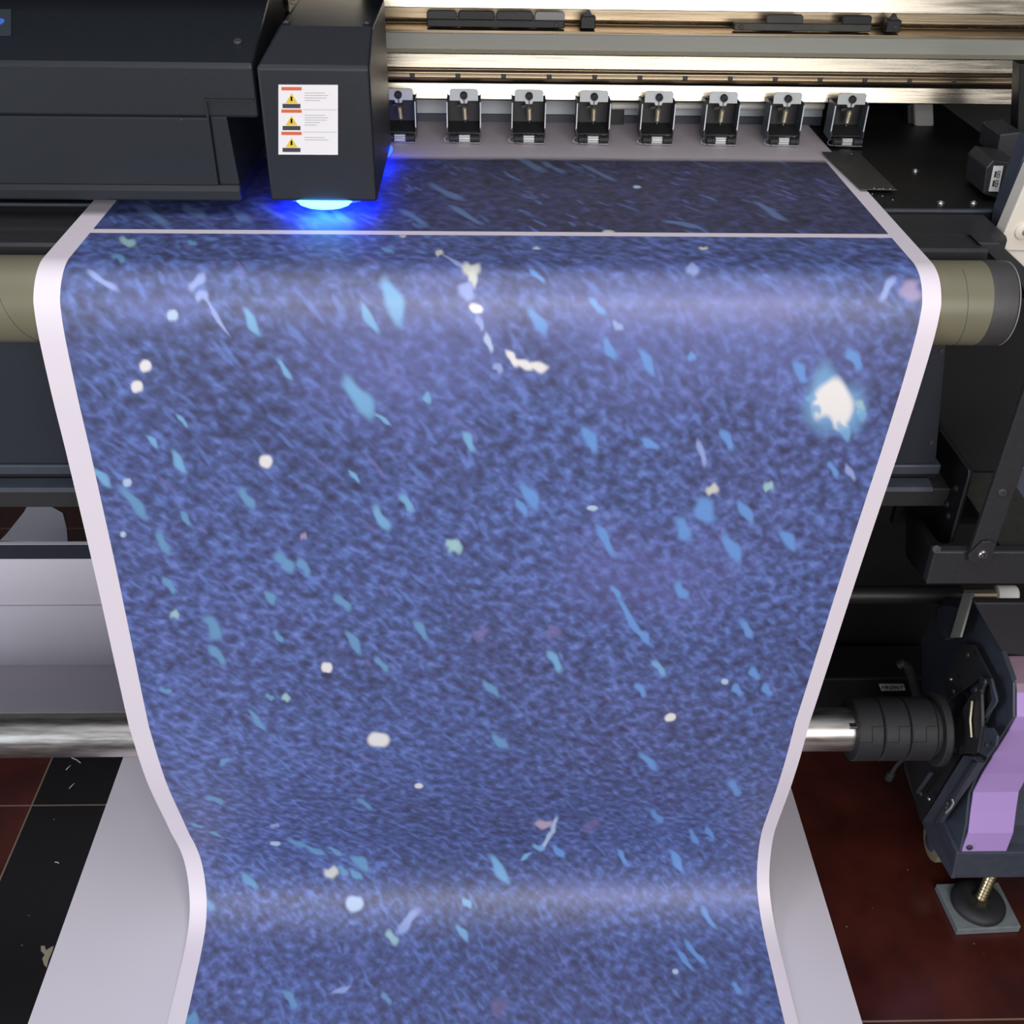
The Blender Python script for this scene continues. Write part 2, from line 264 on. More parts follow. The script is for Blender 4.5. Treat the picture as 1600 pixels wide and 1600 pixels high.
# ================================================================== printed banner
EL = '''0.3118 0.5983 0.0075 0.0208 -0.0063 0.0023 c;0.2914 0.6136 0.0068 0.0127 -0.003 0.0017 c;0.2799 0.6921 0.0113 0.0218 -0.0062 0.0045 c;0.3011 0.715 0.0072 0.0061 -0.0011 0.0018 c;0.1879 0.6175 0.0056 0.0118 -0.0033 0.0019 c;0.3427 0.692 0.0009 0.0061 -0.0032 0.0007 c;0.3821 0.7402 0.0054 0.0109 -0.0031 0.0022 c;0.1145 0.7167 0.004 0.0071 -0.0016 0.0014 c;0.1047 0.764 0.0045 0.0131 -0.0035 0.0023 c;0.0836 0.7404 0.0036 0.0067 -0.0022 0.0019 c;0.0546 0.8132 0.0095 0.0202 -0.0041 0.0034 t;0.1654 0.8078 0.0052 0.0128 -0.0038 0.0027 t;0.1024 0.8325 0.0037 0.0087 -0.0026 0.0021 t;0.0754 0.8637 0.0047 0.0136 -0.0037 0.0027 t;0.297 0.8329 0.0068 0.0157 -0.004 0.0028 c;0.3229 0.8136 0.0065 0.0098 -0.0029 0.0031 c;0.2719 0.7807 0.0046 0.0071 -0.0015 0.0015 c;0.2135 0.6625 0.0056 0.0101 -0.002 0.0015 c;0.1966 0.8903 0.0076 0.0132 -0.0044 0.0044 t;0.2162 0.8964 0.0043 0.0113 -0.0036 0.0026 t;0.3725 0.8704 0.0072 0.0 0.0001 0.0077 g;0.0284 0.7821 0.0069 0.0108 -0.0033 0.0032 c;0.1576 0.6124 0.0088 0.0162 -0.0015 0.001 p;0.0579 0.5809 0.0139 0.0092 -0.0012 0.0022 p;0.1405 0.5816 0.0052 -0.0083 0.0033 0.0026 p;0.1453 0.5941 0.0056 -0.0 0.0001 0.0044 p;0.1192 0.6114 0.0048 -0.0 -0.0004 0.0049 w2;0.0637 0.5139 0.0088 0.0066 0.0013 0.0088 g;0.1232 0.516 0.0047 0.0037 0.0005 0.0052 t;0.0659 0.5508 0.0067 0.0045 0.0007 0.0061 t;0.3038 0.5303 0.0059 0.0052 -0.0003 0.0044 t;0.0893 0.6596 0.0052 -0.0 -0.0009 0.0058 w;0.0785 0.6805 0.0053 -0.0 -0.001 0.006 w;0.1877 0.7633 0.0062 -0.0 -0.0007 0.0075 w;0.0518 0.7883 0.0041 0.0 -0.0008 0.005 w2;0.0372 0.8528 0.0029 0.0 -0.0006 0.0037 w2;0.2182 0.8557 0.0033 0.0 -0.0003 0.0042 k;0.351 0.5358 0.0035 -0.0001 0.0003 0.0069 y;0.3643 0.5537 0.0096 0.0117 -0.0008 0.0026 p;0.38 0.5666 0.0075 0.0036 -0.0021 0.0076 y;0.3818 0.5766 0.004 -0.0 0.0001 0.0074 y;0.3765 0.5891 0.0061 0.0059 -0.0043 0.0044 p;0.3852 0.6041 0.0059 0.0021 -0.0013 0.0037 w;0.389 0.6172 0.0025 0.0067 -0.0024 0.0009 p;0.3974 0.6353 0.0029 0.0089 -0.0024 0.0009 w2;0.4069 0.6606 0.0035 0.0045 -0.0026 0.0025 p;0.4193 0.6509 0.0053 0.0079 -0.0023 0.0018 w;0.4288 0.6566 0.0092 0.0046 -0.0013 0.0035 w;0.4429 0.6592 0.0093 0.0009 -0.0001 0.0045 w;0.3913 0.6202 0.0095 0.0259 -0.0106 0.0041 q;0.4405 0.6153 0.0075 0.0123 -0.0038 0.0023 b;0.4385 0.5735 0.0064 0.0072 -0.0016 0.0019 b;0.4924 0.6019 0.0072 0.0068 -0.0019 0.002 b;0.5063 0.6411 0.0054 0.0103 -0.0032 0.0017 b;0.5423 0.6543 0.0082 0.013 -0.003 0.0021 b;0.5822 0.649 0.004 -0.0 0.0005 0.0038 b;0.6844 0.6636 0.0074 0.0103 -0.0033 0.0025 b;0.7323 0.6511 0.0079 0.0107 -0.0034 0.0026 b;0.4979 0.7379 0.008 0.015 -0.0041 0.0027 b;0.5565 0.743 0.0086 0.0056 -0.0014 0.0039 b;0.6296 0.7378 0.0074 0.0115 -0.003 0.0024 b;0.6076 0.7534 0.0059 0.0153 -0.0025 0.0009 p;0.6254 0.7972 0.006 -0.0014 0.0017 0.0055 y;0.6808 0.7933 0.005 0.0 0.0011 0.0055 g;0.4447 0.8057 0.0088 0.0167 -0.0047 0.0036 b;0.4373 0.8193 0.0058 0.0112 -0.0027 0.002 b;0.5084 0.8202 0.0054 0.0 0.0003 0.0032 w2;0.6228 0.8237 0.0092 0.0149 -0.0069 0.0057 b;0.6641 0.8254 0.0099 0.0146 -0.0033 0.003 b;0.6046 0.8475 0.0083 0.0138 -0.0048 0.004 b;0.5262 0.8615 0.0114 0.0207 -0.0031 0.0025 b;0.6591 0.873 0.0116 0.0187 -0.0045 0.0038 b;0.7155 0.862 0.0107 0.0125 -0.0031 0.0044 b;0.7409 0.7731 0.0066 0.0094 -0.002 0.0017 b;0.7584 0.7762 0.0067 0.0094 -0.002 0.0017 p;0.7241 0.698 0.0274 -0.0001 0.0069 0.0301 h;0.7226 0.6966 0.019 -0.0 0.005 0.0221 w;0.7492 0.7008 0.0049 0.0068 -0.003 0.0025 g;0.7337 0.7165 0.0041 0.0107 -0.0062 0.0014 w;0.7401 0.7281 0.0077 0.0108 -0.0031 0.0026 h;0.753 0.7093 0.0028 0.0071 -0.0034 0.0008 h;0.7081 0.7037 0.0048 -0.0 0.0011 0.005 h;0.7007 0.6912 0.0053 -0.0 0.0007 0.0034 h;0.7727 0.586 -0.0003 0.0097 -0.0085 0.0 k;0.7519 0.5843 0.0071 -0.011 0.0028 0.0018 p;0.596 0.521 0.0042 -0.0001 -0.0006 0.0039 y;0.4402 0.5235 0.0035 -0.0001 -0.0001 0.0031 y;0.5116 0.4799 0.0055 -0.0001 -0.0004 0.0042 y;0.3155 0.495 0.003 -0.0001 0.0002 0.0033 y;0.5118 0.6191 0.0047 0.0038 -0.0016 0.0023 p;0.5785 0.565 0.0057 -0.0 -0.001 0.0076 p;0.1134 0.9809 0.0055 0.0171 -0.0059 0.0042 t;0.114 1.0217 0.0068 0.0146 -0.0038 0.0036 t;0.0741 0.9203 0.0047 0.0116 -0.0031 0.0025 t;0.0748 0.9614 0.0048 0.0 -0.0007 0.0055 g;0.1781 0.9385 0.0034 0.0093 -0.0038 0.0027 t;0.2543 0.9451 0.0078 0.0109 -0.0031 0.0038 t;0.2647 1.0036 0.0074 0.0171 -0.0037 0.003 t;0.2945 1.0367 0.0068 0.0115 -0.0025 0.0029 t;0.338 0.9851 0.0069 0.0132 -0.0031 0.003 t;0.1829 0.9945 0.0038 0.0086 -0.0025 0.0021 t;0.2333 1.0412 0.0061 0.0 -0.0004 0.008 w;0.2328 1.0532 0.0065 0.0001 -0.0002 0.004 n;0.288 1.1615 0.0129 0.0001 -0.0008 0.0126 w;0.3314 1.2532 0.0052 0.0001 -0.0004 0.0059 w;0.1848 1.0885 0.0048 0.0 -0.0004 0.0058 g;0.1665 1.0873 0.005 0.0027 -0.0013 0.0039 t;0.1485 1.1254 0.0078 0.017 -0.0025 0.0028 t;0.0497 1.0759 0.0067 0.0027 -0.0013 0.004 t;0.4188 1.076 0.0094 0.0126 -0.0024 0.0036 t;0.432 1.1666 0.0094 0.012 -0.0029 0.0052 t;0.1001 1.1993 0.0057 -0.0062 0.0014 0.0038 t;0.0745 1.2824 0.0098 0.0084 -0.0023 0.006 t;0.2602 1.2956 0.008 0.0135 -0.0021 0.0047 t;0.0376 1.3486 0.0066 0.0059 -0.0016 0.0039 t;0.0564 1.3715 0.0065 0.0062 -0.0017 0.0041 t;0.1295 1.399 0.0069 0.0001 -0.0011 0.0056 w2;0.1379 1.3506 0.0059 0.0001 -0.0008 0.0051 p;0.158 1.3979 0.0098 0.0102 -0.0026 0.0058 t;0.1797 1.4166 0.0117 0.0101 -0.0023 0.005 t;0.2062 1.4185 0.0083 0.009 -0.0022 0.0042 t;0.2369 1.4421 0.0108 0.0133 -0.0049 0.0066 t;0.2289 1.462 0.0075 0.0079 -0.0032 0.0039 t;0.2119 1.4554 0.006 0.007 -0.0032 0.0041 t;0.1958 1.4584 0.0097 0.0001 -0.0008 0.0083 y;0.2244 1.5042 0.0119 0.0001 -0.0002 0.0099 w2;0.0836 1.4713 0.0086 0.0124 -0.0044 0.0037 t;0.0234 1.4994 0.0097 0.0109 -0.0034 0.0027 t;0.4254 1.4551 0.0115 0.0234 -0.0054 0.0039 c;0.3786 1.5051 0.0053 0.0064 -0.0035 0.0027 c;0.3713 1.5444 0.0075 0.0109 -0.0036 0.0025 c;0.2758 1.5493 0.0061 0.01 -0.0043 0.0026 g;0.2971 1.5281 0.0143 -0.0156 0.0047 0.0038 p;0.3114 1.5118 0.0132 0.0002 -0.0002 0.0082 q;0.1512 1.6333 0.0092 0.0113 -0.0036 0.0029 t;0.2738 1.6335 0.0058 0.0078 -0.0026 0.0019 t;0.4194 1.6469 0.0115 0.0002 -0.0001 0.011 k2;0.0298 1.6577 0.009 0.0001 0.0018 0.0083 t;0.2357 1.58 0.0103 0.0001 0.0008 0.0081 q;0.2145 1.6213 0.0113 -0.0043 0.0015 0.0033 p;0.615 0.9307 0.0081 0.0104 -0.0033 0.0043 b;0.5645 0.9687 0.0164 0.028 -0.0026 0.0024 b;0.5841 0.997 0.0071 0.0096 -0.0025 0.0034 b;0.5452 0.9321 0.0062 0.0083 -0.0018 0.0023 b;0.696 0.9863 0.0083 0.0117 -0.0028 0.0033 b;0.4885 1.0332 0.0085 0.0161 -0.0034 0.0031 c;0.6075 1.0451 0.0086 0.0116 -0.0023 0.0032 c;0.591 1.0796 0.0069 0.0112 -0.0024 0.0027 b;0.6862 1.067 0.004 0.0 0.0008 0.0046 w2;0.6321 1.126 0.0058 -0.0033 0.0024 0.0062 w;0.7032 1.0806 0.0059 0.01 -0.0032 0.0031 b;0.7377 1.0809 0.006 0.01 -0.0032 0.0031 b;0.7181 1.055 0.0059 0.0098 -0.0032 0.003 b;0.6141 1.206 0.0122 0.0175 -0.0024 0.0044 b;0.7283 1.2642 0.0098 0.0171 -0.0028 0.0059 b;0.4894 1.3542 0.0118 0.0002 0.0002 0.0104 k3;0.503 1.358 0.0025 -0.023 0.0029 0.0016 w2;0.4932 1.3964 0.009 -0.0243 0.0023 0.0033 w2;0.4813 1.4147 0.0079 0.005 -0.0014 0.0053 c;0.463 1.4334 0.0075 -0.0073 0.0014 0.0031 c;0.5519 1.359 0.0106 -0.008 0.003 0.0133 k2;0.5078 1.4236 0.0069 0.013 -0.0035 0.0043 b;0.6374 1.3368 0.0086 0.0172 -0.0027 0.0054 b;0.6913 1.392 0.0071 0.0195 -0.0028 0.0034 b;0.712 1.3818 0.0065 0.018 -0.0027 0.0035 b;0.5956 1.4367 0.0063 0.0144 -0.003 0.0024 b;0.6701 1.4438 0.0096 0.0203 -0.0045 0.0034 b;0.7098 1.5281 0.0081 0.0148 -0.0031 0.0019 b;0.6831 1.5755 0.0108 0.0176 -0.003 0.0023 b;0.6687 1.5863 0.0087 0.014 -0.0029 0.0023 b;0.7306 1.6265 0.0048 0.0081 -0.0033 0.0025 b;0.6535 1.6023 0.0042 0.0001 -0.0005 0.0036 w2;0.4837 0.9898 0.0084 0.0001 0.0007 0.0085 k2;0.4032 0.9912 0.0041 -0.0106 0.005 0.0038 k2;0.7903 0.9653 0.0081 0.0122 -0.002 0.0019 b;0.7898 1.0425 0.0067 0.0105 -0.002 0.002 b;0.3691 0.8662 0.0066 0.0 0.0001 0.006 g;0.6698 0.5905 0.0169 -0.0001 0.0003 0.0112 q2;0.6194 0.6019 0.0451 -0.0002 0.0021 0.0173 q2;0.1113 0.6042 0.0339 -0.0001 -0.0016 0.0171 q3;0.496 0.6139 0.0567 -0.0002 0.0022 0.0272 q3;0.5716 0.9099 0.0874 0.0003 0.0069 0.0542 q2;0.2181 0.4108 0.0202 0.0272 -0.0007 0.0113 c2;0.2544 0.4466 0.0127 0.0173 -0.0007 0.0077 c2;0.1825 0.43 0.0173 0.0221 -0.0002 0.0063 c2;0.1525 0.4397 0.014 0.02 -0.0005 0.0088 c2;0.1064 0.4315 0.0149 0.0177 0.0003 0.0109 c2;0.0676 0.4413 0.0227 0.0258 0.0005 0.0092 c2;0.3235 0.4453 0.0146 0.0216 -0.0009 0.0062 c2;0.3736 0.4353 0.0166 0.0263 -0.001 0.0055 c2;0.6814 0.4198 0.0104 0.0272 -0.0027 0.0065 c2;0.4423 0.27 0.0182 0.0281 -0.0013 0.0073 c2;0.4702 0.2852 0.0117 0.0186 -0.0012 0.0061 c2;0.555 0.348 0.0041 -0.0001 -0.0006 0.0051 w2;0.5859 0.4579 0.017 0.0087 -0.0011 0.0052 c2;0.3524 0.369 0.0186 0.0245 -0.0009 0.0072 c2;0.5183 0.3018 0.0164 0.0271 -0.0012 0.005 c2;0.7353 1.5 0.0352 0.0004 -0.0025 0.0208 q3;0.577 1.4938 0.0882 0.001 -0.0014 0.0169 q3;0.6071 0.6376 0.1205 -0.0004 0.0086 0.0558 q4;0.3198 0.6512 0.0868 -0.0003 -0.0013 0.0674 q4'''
def banner_profile():
    P = []
    for Y in np.arange(1.46, 1.315, -.01): P.append((Y, .9455+(Y-1.315)*.02))
    for Y in np.arange(1.31, .909, -.008): P.append((Y, .9455))
    yc, zc, r = .908, .906, .0395
    for a in np.linspace(90, 164, 22): P.append((yc+r*cos(radians(a)), zc+r*sin(radians(a))))
    c = np.array([(.86985,.9162),(.8676,.906),(.8660,.893),(.8652,.875),(.8650,.85),(.8654,.82),(.8675,.77),(.8735,.61),(.877,.40),(.8835,.285),(.903,.175),(.913,.115),(.9105,.072),(.897,.038),(.873,.0165),(.84,.007),(.78,.004),(.70,.003),(.60,.003),(.45,.003)])
    for i in range(len(c)-1):
        p0 = c[max(i-1, 0)]; p1 = c[i]; p2 = c[i+1]; p3 = c[min(i+2, len(c)-1)]
        if i == 0: p0 = p1-(p2-p1)
        for k in range(1, 13):
            t = k/12; P.append(tuple(.5*((2*p1)+(-p0+p2)*t+(2*p0-5*p1+4*p2-p3)*t*t+(-p0+3*p1-3*p2+p3)*t**3)))
    return np.array(P)
INKS = dict(c=(118,176,220), t=(100,154,198), g=(160,200,205), p=(150,168,224), q=(112,122,196), q2=(112,108,178), q3=(100,112,190), q4=(116,124,198),  # q4: broad lavender print tint, also painting in some of the sheen
            w=(244,240,236), w2=(186,208,236), y=(214,216,206), k=(178,160,196), k2=(128,112,168), k3=(206,186,204), b=(102,154,222),
            h=(120,176,222), n=(30,32,70), c2=(92,122,170))
WID = .8; NX = 520
def banner():
    P = banner_profile(); s = np.concatenate([[0], np.cumsum(np.hypot(*np.diff(P, axis=0).T))])
    s_all = np.arange(.105, s[-1]-.13, .0018); NY = len(s_all)
    Y = np.interp(s_all, s, P[:, 0]); Z = np.interp(s_all, s, P[:, 1])
    zk = [0,.04,.09,.15,.285,.385,.61,.77,.92,.95]
    XL = np.interp(Z, zk, [-.396,-.3995,-.402,-.4065,-.4093,-.4098,-.4002,-.3937,-.389,-.386])
    XR = np.interp(Z, [0,.04,.09,.15,.285,.385,.61,.77,.92,.94,.95], [.404,.4005,.398,.3935,.3907,.3902,.3998,.4063,.411,.410,.4085])
    t = np.linspace(0, 1, NX)
    X = XL[:, None]+(XR-XL)[:, None]*t[None]
    co = np.empty((NY, NX, 3), np.float32); co[..., 0] = X; co[..., 1] = Y[:, None]; co[..., 2] = Z[:, None]
    # the edges of the hanging web lift very slightly
    me = bpy.data.meshes.new('printed_banner')
    nv = NX*NY; me.vertices.add(nv); me.vertices.foreach_set('co', co.reshape(-1))
    i = np.arange((NY-1)*(NX-1)); r = i//(NX-1); c = i % (NX-1); a = r*NX+c
    q = np.stack([a, a+NX, a+NX+1, a+1], 1).astype(np.int32)
    nf = len(q); me.loops.add(nf*4); me.loops.foreach_set('vertex_index', q.reshape(-1)); me.polygons.add(nf)
    me.polygons.foreach_set('loop_start', np.arange(nf, dtype=np.int32)*4); me.polygons.foreach_set('use_smooth', np.ones(nf, bool))
    me.update(); 
    uv = me.uv_layers.new(name='web'); U = np.broadcast_to(t[None]*WID, (NY, NX)); V = np.broadcast_to(s_all[:, None], (NY, NX))
    uvs = np.stack([U, V], -1).reshape(-1, 2)[q.reshape(-1)].astype(np.float32); uv.data.foreach_set('uv', uvs.reshape(-1))
    ink = np.zeros((NY, NX, 4), np.float32); rng = np.random.RandomState(3)
    def put(u, v, ax, bx, col, amt=1., soft=.25, wob=.12):
        ax = np.array(ax); bx = np.array(bx); R_ = abs(ax)+abs(bx); R_ = R_*1.5+.003
        j0 = int((u-R_[0])/WID*(NX-1)); j1 = int((u+R_[0])/WID*(NX-1))+2; i0 = int((v-R_[1]-s_all[0])/.0018); i1 = int((v+R_[1]-s_all[0])/.0018)+2
        j0 = max(j0, 0); j1 = min(j1, NX); i0 = max(i0, 0); i1 = min(i1, NY)
        if i1 <= i0 or j1 <= j0: return
        du = t[j0:j1][None]*WID-u; dv = s_all[i0:i1][:, None]-v
        det = ax[0]*bx[1]-ax[1]*bx[0]
        if abs(det) < 1e-10: return
        p = (du*bx[1]-dv*bx[0])/det; q_ = (-du*ax[1]+dv*ax[0])/det
        ph = rng.rand(3)*6.28
        q2 = q_+wob*np.sin(p*3.2+ph[0])*1.1; k = 1+wob*np.sin(p*4+ph[1])
        rr = np.sqrt((abs(p)**2.6)+(abs(q2)/np.maximum(k, .4))**2)
        al = np.clip((1+soft/2-rr)/soft, 0, 1); al = al*al*(3-2*al)*amt
        reg = ink[i0:i1, j0:j1]; reg[..., :3] = reg[..., :3]*(1-al[..., None])+np.array(srgb(col))*al[..., None]; reg[..., 3] = reg[..., 3]*(1-al)+al
    # premultiplied overlay: rgb holds colour*alpha
    names = [e.split() for e in EL.split(';')]
    for _ in range(900):                                    # faint scattered dashes all over the print
        u = .03+rng.rand()*.745; v = .26+rng.rand()*1.6; L = .006+.010*rng.rand()**2; a = radians(40+rng.rand()*30)
        put(u, v, (L*cos(a), L*sin(a)), (-.0022*sin(a), .0022*cos(a)), (100, 132, 208) if rng.rand() < .9 else (118, 114, 184), .25+.3*rng.rand(), .9)
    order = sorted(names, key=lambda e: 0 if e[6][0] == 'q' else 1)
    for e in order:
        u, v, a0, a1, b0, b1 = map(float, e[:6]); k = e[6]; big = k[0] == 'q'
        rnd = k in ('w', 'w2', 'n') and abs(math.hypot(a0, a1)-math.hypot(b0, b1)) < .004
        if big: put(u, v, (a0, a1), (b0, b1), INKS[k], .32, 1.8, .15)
        elif k == 'w' and math.hypot(a0, a1) > .015: put(u, v, (a0, a1), (b0, b1), INKS[k], 1, .5, .18)
        else: put(u, v, (a0, a1), (b0, b1), INKS[k], {'k2': .5, 'k': .7, 'k3': .8, 'h': .85}.get(k, .92), .6 if rnd else .9, .05 if rnd else .2)
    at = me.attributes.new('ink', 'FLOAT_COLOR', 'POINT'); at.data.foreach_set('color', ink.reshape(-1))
    m = bpy.data.materials.new('printed_film'); m.use_nodes = True; nt = m.node_tree; N = nt.nodes; Lk = nt.links; b = N['Principled BSDF']
    uvn = N.new('ShaderNodeUVMap'); uvn.uv_map = 'web'
    def lk(a, sock):
        if isinstance(a, (int, float)): sock.default_value = a
        elif isinstance(a, tuple): sock.default_value = (*a, 1)
        else: Lk.new(a, sock)
    def mth(op, *xs):
        n = N.new('ShaderNodeMath'); n.operation = op
        for k, x in enumerate(xs): lk(x, n.inputs[k])
        return n.outputs[0]
    def mix(f, a, c, bl='MIX'):
        n = N.new('ShaderNodeMix'); n.data_type = 'RGBA'; n.blend_type = bl; lk(f, n.inputs[0]); lk(a, n.inputs[6]); lk(c, n.inputs[7]); return n.outputs[2]
    def noise(scale, ang, st, det=2, rough=.5, off=(0, 0, 0), dist=0):
        mp = N.new('ShaderNodeMapping'); mp.vector_type = 'TEXTURE'; mp.inputs['Rotation'].default_value = (0, 0, ang); mp.inputs['Scale'].default_value = (st, 1, 1); mp.inputs['Location'].default_value = off
        Lk.new(uvn.outputs[0], mp.inputs[0]); n = N.new('ShaderNodeTexNoise'); n.inputs['Scale'].default_value = scale; n.inputs['Detail'].default_value = det; n.inputs['Roughness'].default_value = rough
        n.inputs['Distortion'].default_value = dist; Lk.new(mp.outputs[0], n.inputs['Vector']); return n.outputs[0]
    sp = N.new('ShaderNodeSeparateXYZ'); Lk.new(uvn.outputs[0], sp.inputs[0]); u, v = sp.outputs[0], sp.outputs[1]
    big = noise(3.2, .5, 1.4, 3, .5); mid = noise(14, .9, 1.6, 3, .6, (3, 1, 0)); fine = noise(118, .75, 1.4, 1.4, .45, dist=.15); fine2 = noise(72, -.5, 1.3, 1, .4, (5, 2, 0), .2)
    tone = mth('ADD', mth('MULTIPLY', fine, .62), mth('ADD', mth('MULTIPLY', fine2, .38), mth('MULTIPLY', mth('SUBTRACT', mid, .5), .18)))
    tone = mth('ADD', tone, mth('MULTIPLY', mth('SUBTRACT', big, .5), .22))
    r = N.new('ShaderNodeValToRGB'); cr = r.color_ramp
    stops = [(.27, (38, 42, 84)), (.38, (50, 61, 110)), (.49, (64, 81, 138)), (.58, (79, 101, 168)), (.74, (106, 132, 206))]
    cr.elements[0].position = stops[0][0]; cr.elements[0].color = (*srgb(stops[0][1]), 1); cr.elements[1].position = stops[-1][0]; cr.elements[1].color = (*srgb(stops[-1][1]), 1)
    for ps, cc in stops[1:-1]: e = cr.elements.new(ps); e.color = (*srgb(cc), 1)
    Lk.new(tone, r.inputs[0])
    hue = noise(5, 1.2, 1, 3, .5, (8, 4, 0)); hr = N.new('ShaderNodeMapRange'); hr.inputs[1].default_value = .45; hr.inputs[2].default_value = .65; hr.inputs[4].default_value = .4; Lk.new(hue, hr.inputs[0])
    c = mix(hr.outputs[0], r.outputs[0], mix(1., r.outputs[0], (1.25, .92, .90), 'MULTIPLY'))
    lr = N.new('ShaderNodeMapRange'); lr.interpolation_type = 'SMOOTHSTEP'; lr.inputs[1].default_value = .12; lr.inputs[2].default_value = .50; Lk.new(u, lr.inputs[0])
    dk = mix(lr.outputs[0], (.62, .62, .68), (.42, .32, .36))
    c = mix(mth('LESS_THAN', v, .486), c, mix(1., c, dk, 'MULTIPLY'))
    an = N.new('ShaderNodeAttribute'); an.attribute_name = 'ink'
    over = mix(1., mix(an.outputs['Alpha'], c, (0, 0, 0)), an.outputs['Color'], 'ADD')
    edge = mth('MULTIPLY', mth('SUBTRACT', noise(60, 0, 6, 2), .5), .012)
    vv = mth('ADD', v, edge)
    inx = mth('MULTIPLY', mth('GREATER_THAN', u, .0229), mth('LESS_THAN', u, .7827))
    st = N.new('ShaderNodeMapRange'); st.interpolation_type = 'SMOOTHSTEP'; st.inputs[1].default_value = .243; st.inputs[2].default_value = .262; Lk.new(vv, st.inputs[0])
    gap = mth('MULTIPLY', mth('GREATER_THAN', v, .4815), mth('LESS_THAN', v, .4915)); gap = mth('SUBTRACT', 1, gap)
    printed = mth('MULTIPLY', mth('MULTIPLY', inx, st.outputs[0]), gap)
    geo = N.new('ShaderNodeNewGeometry')
    c4 = mix(printed, srgb((232, 222, 230)), over)
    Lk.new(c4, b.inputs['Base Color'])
    b.inputs['Roughness'].default_value = .55; b.inputs['Specular IOR Level'].default_value = 1.0; b.inputs['Coat Weight'].default_value = .8; b.inputs['Coat Roughness'].default_value = .6
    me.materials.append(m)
    o = bpy.data.objects.new('printed_banner', me); COL.objects.link(o); o['_o'] = (0, 0, 0)
    mod = o.modifiers.new('thickness', 'SOLIDIFY'); mod.thickness = .0004; mod.offset = 0 
    o.modifiers.clear()
    tag(o, 'long glossy banner printed with starry blue night pattern and white borders, hanging from the printer', 'banner')
banner()

# ================================================================== plain white sheets
sh = MB()
sh.prism([(-.5715, 1.176, .0008), (-.5715, .45, .0008), (.4865, .45, .0008), (.4865, 1.176, .0008)], (0, 0, .0006), 'sheet_back')
tag(sh.build('floor_sheet'), 'plain grey-white sheet lying flat on the floor tiles under the printed banner', 'sheet')

sag = [(Y_, ZY(y_, Y_, 50)) for Y_, y_ in ((1.402, 853), (1.400, 872), (1.395, 905), (1.386, 944), (1.380, 947), (1.360, 1000), (1.325, 1040), (1.25, 1071), (1.15, 1096), (1.06, 1112), (1.0, 1122), (.985, 1126))]+[(.9655, .300)]
tag(MB().ribbon(sag, -1.05, -.10, .0012, 'sheet_back').build('slack_sheet', smooth=True), 'slack white sheet sagging from a crossbar to the metal tube, left under the printer', 'sheet')
sc = MB(); pts = [PZ(x, y, .001) for x, y in ((0, 845), (10, 835), (22, 820), (38, 800), (42, 792), (80, 792), (98, 802), (104, 825), (106, 848))]
sc.prism(pts, (0, 0, .0008), 'sheet_back')
tag(sc.build('paper_scrap'), 'torn grey-white paper scrap on the red floor behind the printer', 'paper')

# ================================================================== gantry beam
GX0, GX1 = -.95, .80
g = thing('gantry_beam', (0, 1.3, .986), 'long brushed metal gantry beam crossing above the pinch rollers', 'printer beam')
z = lambda y, Y: ZY(y, Y)
MB().ribbon([(1.296, z(157, 1.296)), (1.300, z(131, 1.300))], GX0, GX1, .008, 'brushed').build('lower_plate', g, bevel=.001)
rl = MB(); zr0, zr1 = z(129, 1.285), z(112, 1.285); h = zr1-zr0
rl.prism([(GX0, 1.30, zr0-.001), (GX0, 1.287, zr0), (GX0, 1.285, zr0+.003), (GX0, 1.2875, zr0+h*.35), (GX0, 1.2875, zr0+h*.65), (GX0, 1.285, zr1-.003), (GX0, 1.287, zr1), (GX0, 1.30, zr1+.001)], (GX1-GX0, 0, 0), 'brushed_gold')
rail = rl.build('linear_rail', g, bevel=.0006)
for i in range(16):
    x = -.078+(i-3)*.0525
    screw(rail, (x, 1.2872, (zr0+zr1)/2), (0, -1, 0), .0029)
bz0, bz1 = z(108, 1.2925), z(84, 1.2985)
MB().prism([(GX0, 1.33, bz0), (GX0, 1.2925, bz0), (GX0, 1.2975, bz1-.001), (GX0, 1.33, bz1+.001)], (GX1-GX0, 0, 0), 'brushed').build('bevel_strip', g, bevel=.0008)
fz0, fz1 = z(82, 1.316), z(52, 1.316)
MB().box(GX0, GX1, 1.316, 1.40, fz0, fz1, 'face_grey').build('beam_face', g, bevel=.002)
tz = z(49, 1.312)
MB().ribbon([(1.311, tz-.003), (1.311, tz), (1.345, tz+.001), (1.350, tz+.002)], GX0, GX1, .0015, 'brushed_gold').build('ledge', g)
MB().ribbon([(1.3450, tz+.002), (1.3490, z(31, 1.349))], GX0, GX1, .002, 'brushed').build('lower_cove', g)
MB().ribbon([(1.3486, z(30.5, 1.3486)), (1.3489, z(15, 1.3489))], GX0, GX1, .002, 'brushed_gold').build('dark_band', g)
MB().ribbon([(1.3470, z(14, 1.347)), (1.3505, z(-22, 1.3505)), (1.3535, z(-42, 1.3535))], GX0, GX1, .002, 'brushed').build('upper_cover', g, smooth=True)
MB().box(GX0, GX1, 1.10, 1.62, 1.165, 1.20, 'black').build('added_shade_hood', g, bevel=.003)  # unseen hood added above the view to shade the rear platen
MB().box(GX0, GX1, 1.45, 1.47, 1.09, 1.166, 'black').build('added_hood_back', g)  # back board of the added, unseen hood

